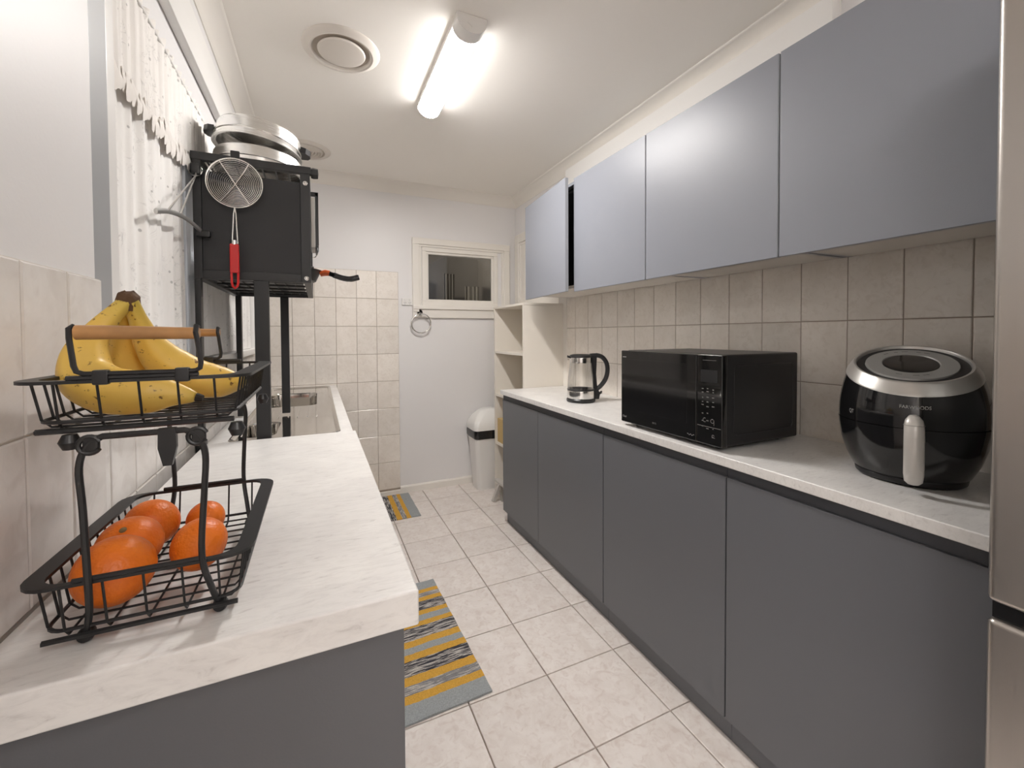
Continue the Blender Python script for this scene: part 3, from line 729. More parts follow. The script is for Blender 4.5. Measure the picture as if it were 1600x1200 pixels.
# underside: coil of a rack ring and a dark plate
t2 = thing('frying_pan', 'black frying pan in the dish rack with its handle over the aisle', 'pan', (-.085, 1.80, 1.476))
b = MB(); b.lathe([(0, 0), (.075, 0), (.082, .003), (.100, .042), (.103, .044), (.098, .042), (.078, .006), (0, .005)], (-.085, 1.80, 1.4765), 40); obj('body', b, 'blkpl', t2)
b = MB(); b.tube([(.012, 1.785, 1.508), (.03, 1.78, 1.513), (.045, 1.776, 1.511)], [.010, .012, .010], 8); obj('ferrule', b, 'orange_red', t2)
b = MB(); b.tube(smoothpath([(.035, 1.778, 1.513), (.06, 1.77, 1.504), (.09, 1.765, 1.494), (.12, 1.76, 1.491), (.150, 1.755, 1.499)]), [.009]*6+[.0105]*12+[.011]*6+[.009], 10, flat=.75); obj('handle', b, 'blkgl', t2)
# a second dark saucepan base low in the rack
t3 = thing('saucepan', 'dark saucepan lying at the far end of the dish rack', 'pan', (-.16, 2.10, 1.476))
b = MB(); b.lathe([(0, 0), (.085, 0), (.092, .006), (.095, .10), (.098, .104), (.091, .10), (.088, .01), (0, .008)], (-.16, 2.10, 1.4765), 36); obj('body', b, 'blkpl', t3)
b = MB(); b.tube([(-.065, 2.10, 1.565), (-.03, 2.10, 1.572), (-.012, 2.10, 1.574)], [.008, .009, .008], 8); obj('handle', b, 'blkpl', t3)
# narrow caddy hung on the room side of the rack
t4 = thing('utensil_caddy', 'narrow pale caddy in a black frame on the aisle side of the dish rack', 'caddy', (.008, 1.76, 1.58))
b = MB(); b.box(-.017, -.003, 1.70, 1.82, 1.592, 1.772, .002); obj('pocket', b, 'white_mel', t4)
b = MB(); b.box(-.003, .008, 1.692, 1.70, 1.60, 1.79, .001); b.box(-.017, .008, 1.692, 1.70, 1.775, 1.79, .001); b.box(-.003, .008, 1.82, 1.828, 1.60, 1.79, .001); b.box(-.003, .008, 1.70, 1.82, 1.78, 1.79, .001); b.box(-.003, .003, 1.692, 1.828, 1.586, 1.60, .001)
b.box(-.0025, .005, 1.70, 1.82, 1.682, 1.688); obj('frame', b, 'blk', t4)
b = MB(); b.tube(smoothpath([(.002, 1.70, 1.592), (.004, 1.70, 1.574), (-.004, 1.70, 1.558), (-.014, 1.70, 1.555)]), .0018, 6); obj('wire_hook', b, 'chrome', t4)
# chrome hanger on the wall side corner
t5 = thing('chrome_towel_hanger', 'bent chrome hanger clipped on the window corner of the dish rack', 'hanger', (-.335, 1.585, 1.60))
b = MB(); b.tube(smoothpath([(-.336, 1.226, 1.560), (-.334, 1.30, 1.580), (-.330, 1.375, 1.592), (-.325, 1.45, 1.596), (-.322, 1.52, 1.594), (-.325, 1.585, 1.598)]), .0065, 10, flat=.6); obj('bar', b, 'silver', t5)
for ya, za in ((1.30, 1.582), (1.40, 1.594)):
    b = MB(); b.tube([(-.332, ya, za), (-.33, 1.56, 1.755), (-.333, 1.59, 1.78)], .0022, 6); obj('wire', b, 'silver', t5)
b = MB(); b.tube(arc((-.336, 1.590, 1.782), .017, 0, 360, 20, (1, 0, 0), (0, 0, 1))[:-1], .0026, 6, closed=True); obj('ring', b, 'chrome', t5)
b = MB(); b.box(-.348, -.322, 1.575, 1.598, 1.766, 1.80, .005); obj('clip', b, 'blkpl', t5)
b = MB(); b.box(-.338, -.300, 1.58, 1.598, 1.578, 1.598, .004); obj('clip', b, 'blkpl', t5)

# silver pots on top of the rack
def pot(name, label, loc, r, h, rotm, flip=False, lug=True):
    t = thing(name, label, 'pot', loc); t.rotation_euler = rotm
    if not flip:
        p = [(0, 0), (r*.80, 0), (r*.86, .006), (r*.97, h-.012), (r*1.0, h-.006), (r*1.02, h-.002), (r*1.0, h), (r*.955, h-.012), (r*.84, .010), (0, .004)]
    else:
        p = [(r*.93, .004), (r*1.03, 0), (r*1.03, .005), (r*.985, .009), (r*.985, h*.30), (r*1.0, h*.34), (r*.985, h*.40), (r*.955, h*.86), (r*.93, h*.97), (r*.88, h), (r*.5, h*1.10), (0, h*1.12), (0, h*1.08), (r*.5, h*1.06), (r*.9, h*.93), (r*.93, .004)]
    b = MB(); b.lathe(p, (0, 0, 0), 64); obj('body', b, 'alu', t, world=False, ang=30)
    if lug:
        for s in (-1, 1):
            b = MB(); z0 = h*.36
            b.prism([(s*r*.97, -.034, z0), (s*(r+.014), -.030, z0), (s*(r+.028), -.014, z0), (s*(r+.030), .006, z0), (s*(r+.022), .024, z0), (s*r*.97, .034, z0)], (0, 0, .020)); obj('lug_handle', b, 'blkpl', t, world=False)
    return t
pot('silver_basin', 'wide aluminium basin resting upside down on top of the dish rack', (-.184, 1.762, 1.8445), .143, .062, (0, R(1.5), 0), flip=True, lug=False)
pot('steamer_pot', 'upturned aluminium pot with black lugs topmost on the dish rack', (-.184, 1.757, 1.926), .136, .070, (R(-2), R(6), 0), flip=True)

# skimmer hanging on the end panel
t = thing('skimmer', 'round wire skimmer with red handle hanging on the black end panel', 'skimmer', (-.232, 1.574, 1.753))
sx, sy, sz, sr = -.232, 1.577, 1.753, .076
b = MB(); b.tube(arc((sx, sy, sz), sr, 0, 360, 48, (1, 0, 0), (0, 0, 1))[:-1], .0026, 8, closed=True); obj('rim', b, 'chrome', t)
b = MB()
def dish(r): return sy-.002+.016*(1-(r/sr)**2)
for k in range(1, 15):
    r = sr*k/15; b.tube(arc((sx, dish(r), sz), r, 0, 360, 32, (1, 0, 0), (0, 0, 1))[:-1], .0011, 5, closed=True)
obj('mesh_coil', b, 'chrome', t)['kind'] = 'stuff'
for a in (58, 122):
    b = MB(); u = Vector((math.cos(R(a)), 0, math.sin(R(a))))
    b.tube([Vector((sx, dish(abs(q)*sr)-.003, sz))+u*sr*q for q in (-1, -.6, -.25, 0, .25, .6, 1)], .0017, 6); obj('brace', b, 'chrome', t)
for s in (-1, 1):
    b = MB(); b.tube([(sx-.001, sy-.001, sz-sr), (sx-.001+s*.003, sy-.002, sz-sr-.02), (sx-.002+s*.0075, sy-.003, 1.562)], .0022, 8); obj('shank', b, 'chrome', t)
b = MB(); hx = -.2355
b.tube([(hx, sy-.003, 1.572), (hx, sy-.003, 1.558)], .009, 12, flat=1); obj('collar', b, 'chrome', t)
b = MB(); b.box(hx-.0125, hx+.0125, sy-.012, sy+.002, 1.470, 1.561, .004, 3)
b.tube([(hx-.009, sy-.005, 1.474), (hx-.0085, sy-.005, 1.440), (hx-.006, sy-.005, 1.428), (hx, sy-.005, 1.422), (hx+.006, sy-.005, 1.428), (hx+.0085, sy-.005, 1.440), (hx+.009, sy-.005, 1.474)], .0036, 8)
obj('grip', b, 'red', t)

# ------------------------------------------------------------------ fruit basket
BX0, BX1, BY0, BY1 = -.290, -.076, .590, .885     # rim
CX0, CX1, CY0, CY1 = -.268, -.096, .607, .868     # floor
t = thing('fruit_basket', 'two tier black wire fruit basket with wooden handles', 'basket', (-.18, .74, ZL))
def tray(zr, zb):
    b = MB(); r = .04
    zf = zr
    o1 = b.loop(rrect(BX0, BX1, BY0, BY1, .030, zf)); o2 = b.loop(rrect(BX0+.019, BX1-.019, BY0+.006, BY1-.006, .022, zf+.0005))
    o3 = b.loop(rrect(BX0+.019, BX1-.019, BY0+.006, BY1-.006, .022, zf-.0035)); o4 = b.loop(rrect(BX0, BX1, BY0, BY1, .030, zf-.0035))
    b.bridge(o1, o2); b.bridge(o2, o3); b.bridge(o3, o4); b.bridge(o4, o1)
    rim = obj('tray_rim', b, 'blk', t)
    wr = .0014
    def wire(pts, r=wr): 
        b = MB(); b.tube(pts, r, 6); obj('wire', b, 'blk', rim)
    n = 12
    for k in range(n):
        y = CY0+.008+(CY1-CY0-.016)*k/(n-1)
        wire([(BX0+.012, y, zr-.001), (CX0-.002, y, zb+.008), (CX0+.006, y, zb), (CX1-.006, y, zb), (CX1+.002, y, zb+.008), (BX1-.012, y, zr-.001)])
    for k in range(5):
        x = CX0+.016+(CX1-CX0-.032)*k/4
        wire([(x, BY0+.004, zr-.001), (x, CY0-.003, zb+.006), (x, CY0+.005, zb-.003), (x, CY1-.005, zb-.003), (x, CY1+.003, zb+.006), (x, BY1-.004, zr-.001)])
    b = MB(); b.tube(rrect(CX0-.003, CX1+.003, CY0-.003, CY1+.003, .02, zb+.006), .0022, 6, closed=True); obj('wire', b, 'blk', rim)
    b = MB(); b.tube([(CX0-.002, CY0-.004, zb-.003), (CX1+.002, CY0-.004, zb-.003)], .0032, 6); obj('wire', b, 'blk', rim)
    b = MB(); b.tube([(BX0+.05, BY0+.001, zr+.0025), (BX1-.05, BY0+.001, zr+.0025)], .0027, 6); obj('wire', b, 'blk', rim)
    b = MB(); b.tube([(BX0+.05, BY1-.001, zr+.0025), (BX1-.05, BY1-.001, zr+.0025)], .0027, 6); obj('wire', b, 'blk', rim)
    return rim
tray(1.012, .9515); tray(1.2265, 1.1755)
for (ya, s) in ((.588, 1), (.884, -1)):
    xl, xr = -.2275, -.1235
    b = MB()
    path = smoothpath([(xl-.010, ya+s*.022, .944), (xl-.002, ya+s*.010, .975), (xl+.002, ya-s*.002, 1.02), (xl-.001, ya, 1.09), (xl-.003, ya, 1.135), (xl+.004, ya, 1.158), (xl+.016, ya, 1.166)], 5)
    path += smoothpath([(xr-.016, ya, 1.166), (xr-.004, ya, 1.158), (xr+.003, ya, 1.135), (xr+.001, ya, 1.09), (xr-.002, ya-s*.002, 1.02), (xr+.004, ya+s*.010, .975), (xr+.010, ya+s*.022, .944)], 5)
    b.tube(path, .0034, 8); obj('stand_wire', b, 'blk', t)
    for x in (xl-.010, xr+.010):
        b = MB(); b.lathe([(0, -.006), (.0065, -.006), (.008, -.003), (.008, .003), (.0065, .006), (0, .006)], (x, ya+s*.024, .9445), 16, 'Y')
        obj('foot', b, 'blkpl', t)
        b = MB(); b.lathe([(0, -.009), (.006, -.008), (.0095, 0), (.006, .008), (0, .009)], (x+(.022 if x > -.18 else -.006), ya+s*.016, 1.160), 14); obj('knob', b, 'blkpl', t)
    for x in (xl+.006, xr-.004):
        b = MB(); b.tube(arc((x, ya-s*.001, 1.158), .0090, 20, 330, 16, (1, 0, 0), (0, 0, 1)), .0026, 8); b.box(x-.006, x+.008, ya-.003, ya+.005, 1.150, 1.168, .003); obj('hinge_loop', b, 'blkpl', t)
b = MB(); b.prism([(-.163, .584, 1.170), (-.147, .584, 1.170), (-.1465, .584, 1.148), (-.151, .584, 1.128), (-.159, .584, 1.128), (-.1635, .584, 1.148)], (0, .007, 0)); obj('latch', b, 'blkpl', t, smooth=False)
# handles
for (ya, xl, xr, zt) in ((.593, -.232, -.125, 1.277), (.880, -.252, -.156, 1.279)):
    b = MB(); b.tube([(xl, ya, zt), (xl+.03, ya, zt), (xr-.02, ya, zt-.001), (xr+.0, ya, zt-.001)], [.0078, .0076, .0068, .0066], 14); obj('wooden_grip', b, 'wood', t)
    b = MB(); zr = 1.232
    b.tube([(xl-.002, ya+.001, zt+.007), (xl-.0045, ya-.003, zt+.004), (xl-.004, ya-.004, zt-.006), (xl-.001, ya-.004, zr+.010), (xl+.001, ya-.004, zr+.004), (xl+.006, ya-.003, zr+.0015), (xl+.016, ya-.003, zr+.001), (xr-.012, ya-.003, zr+.001), (xr-.003, ya-.003, zr+.0015), (xr+.001, ya-.004, zr+.004), (xr+.002, ya-.004, zr+.010), (xr-.001, ya-.005, zt-.008), (xr-.002, ya-.007, zt), (xr-.002, ya-.003, zt+.0075), (xr-.002, ya+.003, zt+.006)], .0026, 8); obj('bail', b, 'blk', t)
    for x in (xl+.020, xr-.016):
        b = MB(); b.box(x-.007, x+.007, ya-.006, ya+.003, zr-.011, zr+.005, .002); obj('clip', b, 'blkpl', t)

# bananas
t = thing('banana_bunch', 'bunch of three yellow speckled bananas in the upper basket', 'bananas', (-.18, .74, 1.18))
def banana(spine, rs, tipdir=None):
    sp = smoothpath(spine, 8); n = len(sp); mb = MB(); seg = 20; rings = []; pu = None
    gl = []
    for i, p in enumerate(sp):
        f = i/(n-1); d = (sp[min(i+1, n-1)]-sp[max(i-1, 0)]).normalized()
        u = (Vector((0, 0, 1))-d*d.z) if pu is None else pu-d*pu.dot(d)
        if u.length < 1e-4: u = d.orthogonal()
        u.normalize(); pu = u; v = d.cross(u)
        q = f*(len(rs)-1); k = min(int(q), len(rs)-2); r = rs[k]+(rs[k+1]-rs[k])*(q-k)
        ring = []
        for a in range(seg):
            th = 2*PI*a/seg; rr = r*(1+.055*math.cos(5*th+.6))
            ring.append(mb.bm.verts.new(p+(u*math.cos(th)+v*math.sin(th))*rr))
        rings.append(ring); gl.append(max(0, 1-f/.20)*.75 + max(0, (f-.93)/.07)*.45)
    for i in range(n-1):
        for k in range(seg): mb.bm.faces.new((rings[i][k], rings[i][(k+1) % seg], rings[i+1][(k+1) % seg], rings[i+1][k]))
    mb.bm.faces.new(rings[0][::-1]); mb.bm.faces.new(rings[-1])
    o = obj('banana', mb, 'banana', t, ang=60)
    at = o.data.attributes.new('green', 'FLOAT', 'POINT')
    for i in range(n):
        for k in range(seg): at.data[i*seg+k].value = gl[i]
    d = (sp[-1]-sp[-2]).normalized(); e = sp[-1]
    b = MB(); b.tube([e-d*.003, e+d*.003, e+d*.008], [rs[-1]*1.0, rs[-1]*.95, rs[-1]*.7], 9); obj('tip', b, 'tipdark', o)
    return o
RS = [.0095, .0100, .0140, .0225, .0275, .0285, .0275, .0235, .0140, .0055]
banana([(-.231, .722, 1.318), (-.243, .706, 1.297), (-.259, .690, 1.262), (-.257, .678, 1.228), (-.234, .670, 1.209), (-.200, .665, 1.203), (-.170, .662, 1.200), (-.144, .660, 1.194)], RS)
banana([(-.228, .722, 1.319), (-.222, .735, 1.292), (-.215, .750, 1.262), (-.199, .764, 1.234), (-.172, .774, 1.212), (-.145, .780, 1.203), (-.121, .784, 1.200), (-.106, .788, 1.201)], [.0095, .0100, .0135, .0210, .0265, .0275, .0265, .0225, .0135, .0058])
banana([(-.232, .727, 1.318), (-.243, .745, 1.292), (-.253, .768, 1.258), (-.250, .790, 1.226), (-.228, .812, 1.207), (-.198, .828, 1.201), (-.168, .838, 1.199), (-.148, .842, 1.200)], [.0095, .0100, .0130, .0205, .0245, .0250, .0235, .0195, .0115, .0055])
b = MB(); b.tube([(-.2305, .7235, 1.306), (-.2305, .7235, 1.313), (-.230, .723, 1.320), (-.229, .7225, 1.327), (-.2285, .722, 1.331)], [.0120, .0145, .0135, .0120, .0075], 18, flat=.8)
rr = random.Random(4)
for v in b.bm.verts:
    if v.co.z > 1.316: v.co += Vector((rr.uniform(-.0016, .0016), rr.uniform(-.0016, .0016), rr.uniform(-.002, .003)))
obj('crown', b, 'stem_brown', t, ang=60)

# oranges
def orange(loc, r, rx, label):
    t = thing('orange', label, 'orange', loc); t.rotation_euler = Vector(rx).to_track_quat('Z', 'Y').to_euler()
    p = []
    for k in range(25):
        a = -PI/2+PI*k/24; rr = r*(1-.035*math.sin(a)**2); rad = rr*math.cos(a); h = rr*math.sin(a)*.96
        if k == 24: h -= .0022
        if k == 23: h -= .0006
        p.append((max(rad, 0) if 0 < k < 24 else 0, h))
    b = MB(); b.lathe(p, (0, 0, 0), 40); obj('peel', b, 'orange', t, world=False, ang=180)
    b = MB(); b.lathe([(0, .0014), (.0026, .0012), (.0042, 0), (.0040, -.002)], (0, 0, r*.915), 9); obj('stem_button', b, 'stembtn', t, world=False)
    return t
zo = .9535
orange((-.225, .650, zo+.0395), .0395, (-.3, .5, -.6), 'orange nearest the camera in the lower basket, seen through the wires')
orange((-.236, .728, zo+.0370), .0370, (-.02, -.55, .83), 'orange with its stem dimple showing, behind the nearest orange')
orange((-.233, .801, zo+.0355), .0355, (.3, .8, .3), 'orange at the back corner by the tiled wall')
orange((-.167, .808, zo+.0275), .0270, (.5, .6, -.3), 'small orange tucked at the back, right of the corner orange')
orange((-.152, .697, zo+.0345), .0340, (.6, .3, -.5), 'orange on the aisle side of the lower basket')

# ------------------------------------------------------------------ back wall fittings
t = thing('power_outlet', 'white double power outlet beside the small window', 'outlet', (.655, YB, 1.535))
b = MB(); b.box(.612, .698, YB-.006, YB+.007, 1.508, 1.564, .003); obj('plate', b, 'whitep', t)
for x in (.636, .674):
    b = MB(); b.box(x-.006, x+.006, YB-.0105, YB-.005, 1.546, 1.558, .002); obj('switch', b, 'whitep', t)
    b = MB()
    for dx, rz in ((-.006, .5), (.006, -.5)): b.box(x+dx-.0012, x+dx+.0012, YB-.0066, YB-.0055, 1.524, 1.533, 0, 1, Matrix.Rotation(rz, 4, 'Y'))
    b.box(x-.0012, x+.0012, YB-.0066, YB-.0055, 1.514, 1.521); obj('pin_slots', b, 'inkb', t, smooth=False)
t = thing('towel_ring', 'chrome towel ring below the small window', 'towel ring', (.752, YB, 1.44))
b = MB(); b.lathe([(0, -.012), (.022, -.012), (.027, -.006), (.028, .006), (0, .006)], (.752, YB-.004, 1.452), 24, 'Y'); obj('mount', b, 'chrome', t)
b = MB(); b.tube([(.752, YB-.004, 1.452), (.752, YB-.045, 1.440)], .010, 12); obj('arm', b, 'chrome', t)
b = MB(); b.tube(arc((.756, YB-.040, 1.362), .077, 0, 360, 48, (1, 0, 0), (0, -.10, 1))[:-1], .0055, 10, closed=True); obj('ring', b, 'chrome', t)

# ------------------------------------------------------------------ floor things
def rug(x0, x1, y0, y1, rz, mt, label):
    t = thing('striped_rug', label, 'rug', ((x0+x1)/2, (y0+y1)/2, .001), rz)
    b = MB(); n = 24; m2 = 18; w, h = x1-x0, y1-y0; g = []
    for i in range(n+1):
        row = []
        for k in range(m2+1):
            x, y = -w/2+w*i/n, -h/2+h*k/m2
            row.append((x+.001*math.sin(y*40), y+.0008*math.sin(x*30), .0065+.0012*math.sin(x*37+1)*math.sin(y*29)))
        g.append([b.bm.verts.new(p) for p in row])
    for i in range(n):
        for k in range(m2): b.bm.faces.new((g[i][k], g[i+1][k], g[i+1][k+1], g[i][k+1]))
    border = [g[i][0] for i in range(n+1)]+[g[n][k] for k in range(1, m2+1)]+[g[i][m2] for i in range(n-1, -1, -1)]+[g[0][k] for k in range(m2-1, 0, -1)]
    lo = [b.bm.verts.new((v.co.x, v.co.y, 0)) for v in border]; b.bridge(border, lo); b.bm.faces.new(lo[::-1])
    o = obj('mat', b, mt, t, world=False); return t
seq = [('g', 8), ('y', 4), ('d', 4.5), ('y', 4.5), ('p', 8), ('y', 4), ('g', 4), ('y', 4), ('p', 8), ('y', 3.5), ('g', 4), ('y', 3.5), ('p', 7), ('y', 3.5), ('d', 3.5), ('y', 3), ('g', 7)]
M['rug1'] = rug_mat('striped_rug_near', 'Y', -.3825, .3825, seq)
M['rug2'] = rug_mat('striped_rug_far', 'X', -.298, .298, seq[5:][::-1] if False else seq[4:])
rug(.085, .537, 1.363, 2.128, R(1.6), M['rug1'], 'grey and yellow striped rug on the floor beside the near bench')
rug(.046, .642, 2.930, 3.395, 0, M['rug2'], 'grey and yellow striped rug by the back wall in front of the sink')

t = thing('pedal_bin', 'white bin with a black liner against the back wall', 'bin', (1.27, 3.30, 0))
b = MB(); zs = [(.001, 1.172, 1.39, 3.205, 3.375), (.43, 1.142, 1.41, 3.175, 3.39), (.455, 1.140, 1.412, 3.173, 3.392)]
lps = [b.loop(rrect(x0, x1, y0, y1, .035, z)) for z, x0, x1, y0, y1 in zs]
for p, q in zip(lps, lps[1:]): b.bridge(p, q)
b.bm.faces.new(lps[0]); b.bm.faces.new(lps[-1]); obj('body', b, 'whitep', t)
b = MB(); lps = [b.loop(rrect(x0, x1, y0, y1, .035, z)) for z, x0, x1, y0, y1 in [(.425, 1.138, 1.414, 3.170, 3.394), (.44, 1.131, 1.42, 3.163, 3.40), (.475, 1.129, 1.422, 3.161, 3.401), (.505, 1.132, 1.42, 3.164, 3.40)]]
for p, q in zip(lps, lps[1:]): b.bridge(p, q)
b.bm.faces.new(lps[0]); b.bm.faces.new(lps[-1]); obj('liner', b, 'bag', t)
b = MB(); lps = [b.loop(rrect(x0, x1, y0, y1, r, z)) for z, x0, x1, y0, y1, r in [(.495, 1.129, 1.423, 3.161, 3.402, .036), (.52, 1.129, 1.423, 3.161, 3.402, .036), (.56, 1.140, 1.415, 3.17, 3.40, .04), (.605, 1.170, 1.395, 3.195, 3.392, .05), (.64, 1.215, 1.37, 3.235, 3.375, .05), (.655, 1.255, 1.345, 3.27, 3.35, .03)]]
for p, q in zip(lps, lps[1:]): b.bridge(p, q)
b.bm.faces.new(lps[0]); b.bm.faces.new(lps[-1]); obj('lid', b, 'whitep', t)

t = thing('step_stool', 'grey folded step stool leg poking out behind the base cabinet', 'stool', (1.215, 2.85, 0))
def board(a, c, wv, th):
    b = MB(); a, c = Vector(a), Vector(c); d = (c-a).normalized(); w = Vector(wv); nn = d.cross(w).normalized()*th/2; w = w.normalized()*(Vector(wv).length/2)
    b.prism([a-w-nn, a+w-nn, a+w+nn, a-w+nn], c-a); return b
obj('leg', board((1.197, 2.95, .001), (1.247, 2.93, .145), (0, .03, 0), .024), 'grey', t)
obj('leg', board((1.262, 2.72, .001), (1.250, 2.74, .145), (0, .03, 0), .024), 'grey', t)
obj('leg', board((1.262, 2.93, .001), (1.250, 2.93, .145), (0, .03, 0), .018), 'grey', t)
b = MB(); b.box(1.225, 1.272, 2.68, 3.0, .140, .158, .004); obj('step', b, 'grey', t)

# ------------------------------------------------------------------ kettle
KX, KY, KZ = 1.318, 1.955, .9
t = thing('glass_kettle', 'glass and steel electric kettle with black handle at the far end of the bench', 'kettle', (KX, KY, KZ), R(-24.4))
b = MB(); b.lathe([(0, .001), (.076, .001), (.079, .006), (.079, .014), (.074, .020), (0, .020)], (0, 0, 0), 40); obj('power_base', b, 'blkpl', t, world=False)
b = MB(); b.lathe([(.073, .020), (.0755, .024), (.0755, .058), (.074, .062), (.070, .063), (0, .060)], (0, 0, 0), 40); obj('steel_band', b, 'chrome', t, world=False)
b = MB(); b.lathe([(.0735, .0625), (.0755, .068), (.0735, .072), (.071, .070)], (0, 0, 0), 40); obj('seal_ring', b, 'blkpl', t, world=False)
b = MB(); b.lathe([(.0735, .069), (.0725, .10), (.0705, .13), (.0670, .16), (.0630, .19), (.0600, .222), (.0580, .222), (.0610, .19), (.0650, .16), (.0685, .13), (.0705, .10), (.0715, .069)], (0, 0, 0), 48); obj('glass_body', b, 'kglass', t, world=False)
b = MB(); b.lathe([(.0605, .214), (.0612, .220), (.0608, .240), (.0595, .243), (.0575, .243), (.0585, .216)], (0, 0, 0), 40); obj('collar', b, 'chrome', t, world=False)
b = MB(); b.prism([(-.053, -.022, .236), (-.075, -.006, .243), (-.075, .006, .243), (-.053, .022, .236)], (0, 0, .012)); b.lathe([(0, .243), (.061, .243), (.063, .247), (.060, .255), (.045, .260), (.0, .262)], (0, 0, 0), 36); obj('lid', b, 'blkpl', t, world=False)
b = MB(); b.tube(smoothpath([(.050, 0, .252), (.085, 0, .254), (.118, 0, .243), (.141, 0, .212), (.147, 0, .170), (.137, 0, .125), (.112, 0, .088), (.085, 0, .066)], 6), [.011]*6+[.0125]*30+[.0125]*7, 12, flat=1.25)
obj('handle', b, 'blkpl', t, world=False)
b = MB(); b.prism([(.056, -.014, .250), (.086, -.014, .248), (.082, -.014, .15), (.088, -.014, .075), (.104, -.014, .045), (.098, -.014, .014), (.072, -.014, .014), (.070, -.014, .08)], (0, .028, 0)); obj('handle_spine', b, 'blkpl', t, world=False)
b = MB(); b.tube([(.096, 0, .040), (.108, 0, .046), (.115, 0, .056)], [.006, .007, .005], 8, flat=1.6); obj('switch', b, 'blkgl', t, world=False)

# ------------------------------------------------------------------ microwave
MX0, MX1, MY0, MY1, MZ0, MZ1 = 1.133, 1.512, .913, 1.388, .914, 1.205
t = thing('microwave', 'black microwave oven on the right bench', 'microwave', (1.31, 1.15, .9))
b = MB(); b.box(MX0+.026, MX1, MY0+.004, MY1-.004, MZ0, MZ1, .006, 3); obj('housing', b, 'blkpl', t)
b = MB(); b.box(MX0, MX0+.025, 1.0105, MY1, MZ0, MZ1-.001, .004, 3); dr = obj('door', b, 'blkdk', t)
b = MB(); b.box(MX0-.0006, MX0+.001, 1.05, MY1-.02, MZ0+.055, MZ1-.035, .0002, 1); obj('viewing_window', b, 'blkgl', dr)
b = MB(); b.box(MX0+.001, MX0+.025, MY0, 1.009, MZ0, MZ1-.001, .004, 3); pn = obj('control_panel', b, 'blkdk', t)
b = MB(); b.box(MX0+.0001, MX0+.0016, .93, .992, MZ1-.090, MZ1-.050); obj('display', b, 'dark', pn, smooth=False)
b = MB(); b.box(MX0+.0002, MX0+.0016, MY0+.004, 1.005, MZ0+.058, MZ0+.0595); b.box(MX0+.0002, MX0+.0016, .935, .985, MZ1-.0195, MZ1-.0185); obj('panel_lines', b, 'inkd', pn, smooth=False)
b = MB(); rr = random.Random(3)
for zz in (MZ1-.112, MZ1-.121, MZ1-.140, MZ1-.152, MZ1-.166, MZ1-.192, MZ1-.214, MZ1-.236):
    for yy in (.985, .966, .945):
        if rr.random() < .12: continue
        w, h = rr.uniform(.002, .0042), rr.uniform(.002, .0032); dz = rr.uniform(-.003, .003)
        b.box(MX0+.0002, MX0+.0016, yy-w, yy+w, zz-h/2+dz, zz+h/2+dz)
obj('key_legends', b, 'inkd', pn, smooth=False)
b = MB()
for yy, a1 in ((.977, 310), (.948, 400)):
    b.tube(arc((MX0+.0008, yy, MZ0+.079), .0062, 60, a1, 14, (0, -1, 0), (0, 0, 1)), .0008, 5)
b.tube([(MX0+.0008, .942, MZ0+.079), (MX0+.0008, .942, MZ0+.066)], .0008, 5)
b.tube(arc((MX0+.0008, .945, MZ0+.032), .004, 0, 300, 8, (0, -1, 0), (0, 0, 1)), .0006, 5); b.tube([(MX0+.0008, .950, MZ0+.027), (MX0+.0008, .938, MZ0+.027)], .0006, 5)
obj('dial_legends', b, 'inkd', pn)
ly, lz = (0, -1, 0), (0, 0, 1)
text('EMTS', .0085, 'inkd', dr, Vector((MX0-.0008, 1.20, MZ0+.022))-root_loc(dr), ly, lz)
text('Chef', .0115, 'ink', dr, Vector((MX0-.0008, 1.366, MZ0+.020))-root_loc(dr), ly, lz)
b = MB()
for k in range(5): b.box(MX0-.0005, MX0+.001, 1.357+k*.0042, 1.360+k*.0042, MZ1-.028, MZ1-.0255)
for k in range(5): b.box(MX0-.0005, MX0+.001, 1.018+k*.006, 1.022+k*.006, MZ0+.020-(k % 2)*.003, MZ0+.0215-(k % 2)*.003)
obj('fine_print', b, 'ink', dr, smooth=False)
b = MB(); b.tube([(p[0], MY0+.0035, p[1]) for p in [(x, y) for x, y, z in rrect(MX0+.06, MX1-.03, MZ0+.035, MZ1-.035, .015, 0)]], .0015, 6, closed=True); obj('side_emboss', b, 'blkpl', t)
for x in (MX0+.05, MX1-.05):
    for y in (MY0+.05, MY1-.05):
        b = MB(); b.lathe([(0, 0), (.012, 0), (.014, .014), (0, .0142)], (x, y, .9), 14); obj('foot', b, 'blkpl', t)

# ------------------------------------------------------------------ air fryer
AX, AY = 1.385, .562
t = thing('air_fryer', 'round black air fryer with silver ring and pale handle near the fridge', 'air fryer', (AX, AY, .8995), R(-65)); t.scale = (1.02, 1.02, 1.04)
def tilt(x, y, z):
    w = max(0, min(1, (z-.13)/.14)); w = w*w*(3-2*w)
    return (x, y-.010*w, z+.36*y*w)
b = MB(); b.lathe([(0, .001), (.098, .001), (.104, .006), (.106, .016), (.104, .019), (0, .019)], (0, 0, 0), 56); obj('base', b, 'blkpl', t, world=False)
b = MB(); b.lathe([(.100, .016), (.110, .022), (.124, .052), (.135, .090), (.1405, .130), (.141, .1415), (0, .1415)], (0, 0, 0), 64, fn=tilt); obj('basket_drawer', b, 'blkgl', t, world=False)
b = MB(); b.lathe([(0, .143), (.1405, .1432), (.1405, .16), (.1398, .175), (.1385, .19), (.1366, .204), (.1340, .218), (.1324, .226), (.1306, .234), (.1285, .242), (.1245, .2585), (0, .2585)], (0, 0, 0), 64, fn=tilt); body = obj('upper_body', b, 'blkgl', t, world=False)
b = MB(); b.lathe([(.118, .2575), (.1255, .258), (.1245, .262), (.113, .281), (.110, .284), (.106, .284), (.104, .280), (.104, .262)], (0, 0, 0), 64, fn=tilt); obj('silver_ring', b, 'silver', t, world=False)
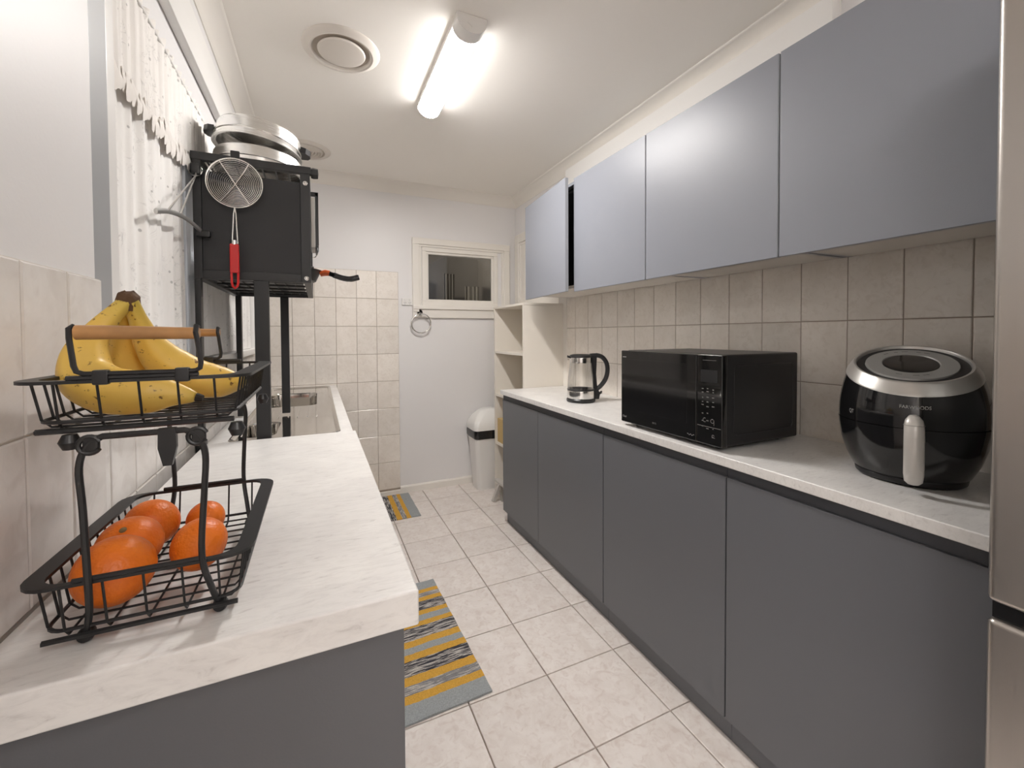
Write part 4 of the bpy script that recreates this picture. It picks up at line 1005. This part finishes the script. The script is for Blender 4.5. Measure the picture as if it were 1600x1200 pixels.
b = MB(); b.lathe([(.105, .276), (.100, .279), (.088, .278), (0, .276)], (0, 0, 0), 56, fn=tilt); obj('top_surround', b, 'blkpl', t, world=False)
b = MB(); b.lathe([(.087, .276), (.086, .2815), (.083, .2825), (.054, .2825), (.052, .280)], (0, 0, 0), 56, fn=tilt); disp = obj('control_ring', b, 'silverd', t, world=False)
b = MB(); b.lathe([(.0525, .2805), (.050, .2822), (0, .2822)], (0, 0, 0), 40, fn=tilt); obj('display', b, 'blkgl', t, world=False)
b = MB(); rr = random.Random(5)
for a in (60, 75, 96, 112, 130, 250, 290, 275):
    for q in range(rr.randint(2, 4)):
        aa = R(a+q*2.4-3); x, y = .069*math.cos(aa), .069*math.sin(aa)
        p = [tilt(x+dx, y+dy, .2832) for dx, dy in ((-.0012, -.0012), (.0012, -.0012), (.0012, .0012), (-.0012, .0012))]
        b.quad(*p)
obj('button_legends', b, 'inkb', disp, world=False, smooth=False)['kind'] = 'stuff'
# handle
b = MB(); hy = -.137
lp = []
for (z, w, dy) in ((.030, .004, -.012), (.032, .010, -.018), (.040, .0155, -.026), (.060, .0175, -.031), (.100, .0175, -.032), (.150, .0175, -.030), (.178, .0172, -.026), (.190, .0150, -.020), (.199, .009, -.012), (.201, .004, -.006)):
    ring = [(w*math.cos(R(a)), hy+dy+.011*math.sin(R(a)), .021+(z-.030)*.90) for a in range(0, 360, 20)]
    lp.append(b.loop(ring))
for p, q in zip(lp, lp[1:]): b.bridge(p, q)
b.bm.faces.new(lp[0][::-1]); b.bm.faces.new(lp[-1])
b.box(-.012, .012, hy-.022, hy+.01, .125, .150, .003)
hd = obj('handle', b, 'handle', t, world=False, ang=50)
b = MB(); b.tube([(.0178*math.cos(R(a)), hy-.0265+.0115*math.sin(R(a)), .1545) for a in range(0, 360, 20)], .0006, 5, closed=True); obj('release_seam', b, 'silverd', hd, world=False)
b = MB(); b.box(-.010, .012, -.108, -.098, .006, .016, .001, 1, Matrix.Rotation(0, 4, 'Z')); obj('vent_tab', b, 'blkpl', t, world=False)
# lettering on the curved front
def curved_text(body_txt, size, mat, parent, rad, z, a_mid):
    cu = bpy.data.curves.new('lettering', 'FONT'); cu.body = body_txt; cu.size = size; cu.align_x = 'CENTER'
    to = bpy.data.objects.new('t', cu); COL.objects.link(to)
    me = bpy.data.meshes.new_from_object(to.evaluated_get(bpy.context.evaluated_depsgraph_get()))
    bpy.data.objects.remove(to); bpy.data.curves.remove(cu)
    for v in me.vertices:
        a = a_mid+v.co.x/rad; zz = z+v.co.y*1.9
        x, y, zz = tilt(rad*math.sin(a), -rad*math.cos(a), zz); v.co = (x, y, zz)
    me.materials.clear(); me.materials.append(M[mat]); me.name = 'lettering'
    o = bpy.data.objects.new('lettering', me); COL.objects.link(o); o.parent = parent
curved_text('FARWOODS', .0096, 'ink', body, .1347, .2235, R(1))
curved_text('QT', .010, 'ink', body, .1412, .165, R(-52))

# things of a kind share a group
for stem_, g in (('orange', 'oranges in the lower basket'), ('air_vent', 'round ceiling vents'), ('batten_light', 'batten lights on the ceiling'), ('wall_cabinet', 'wall cabinets on the right'),
                 ('base_cabinet', 'base cabinets on the right'), ('lace_curtain', 'lace curtain panels'), ('striped_rug', 'striped rugs on the floor'), ('benchtop', 'marble laminate benchtops')):
    for o in S.objects:
        if o.parent is None and o.name.split('.')[0] == stem_: o['group'] = g
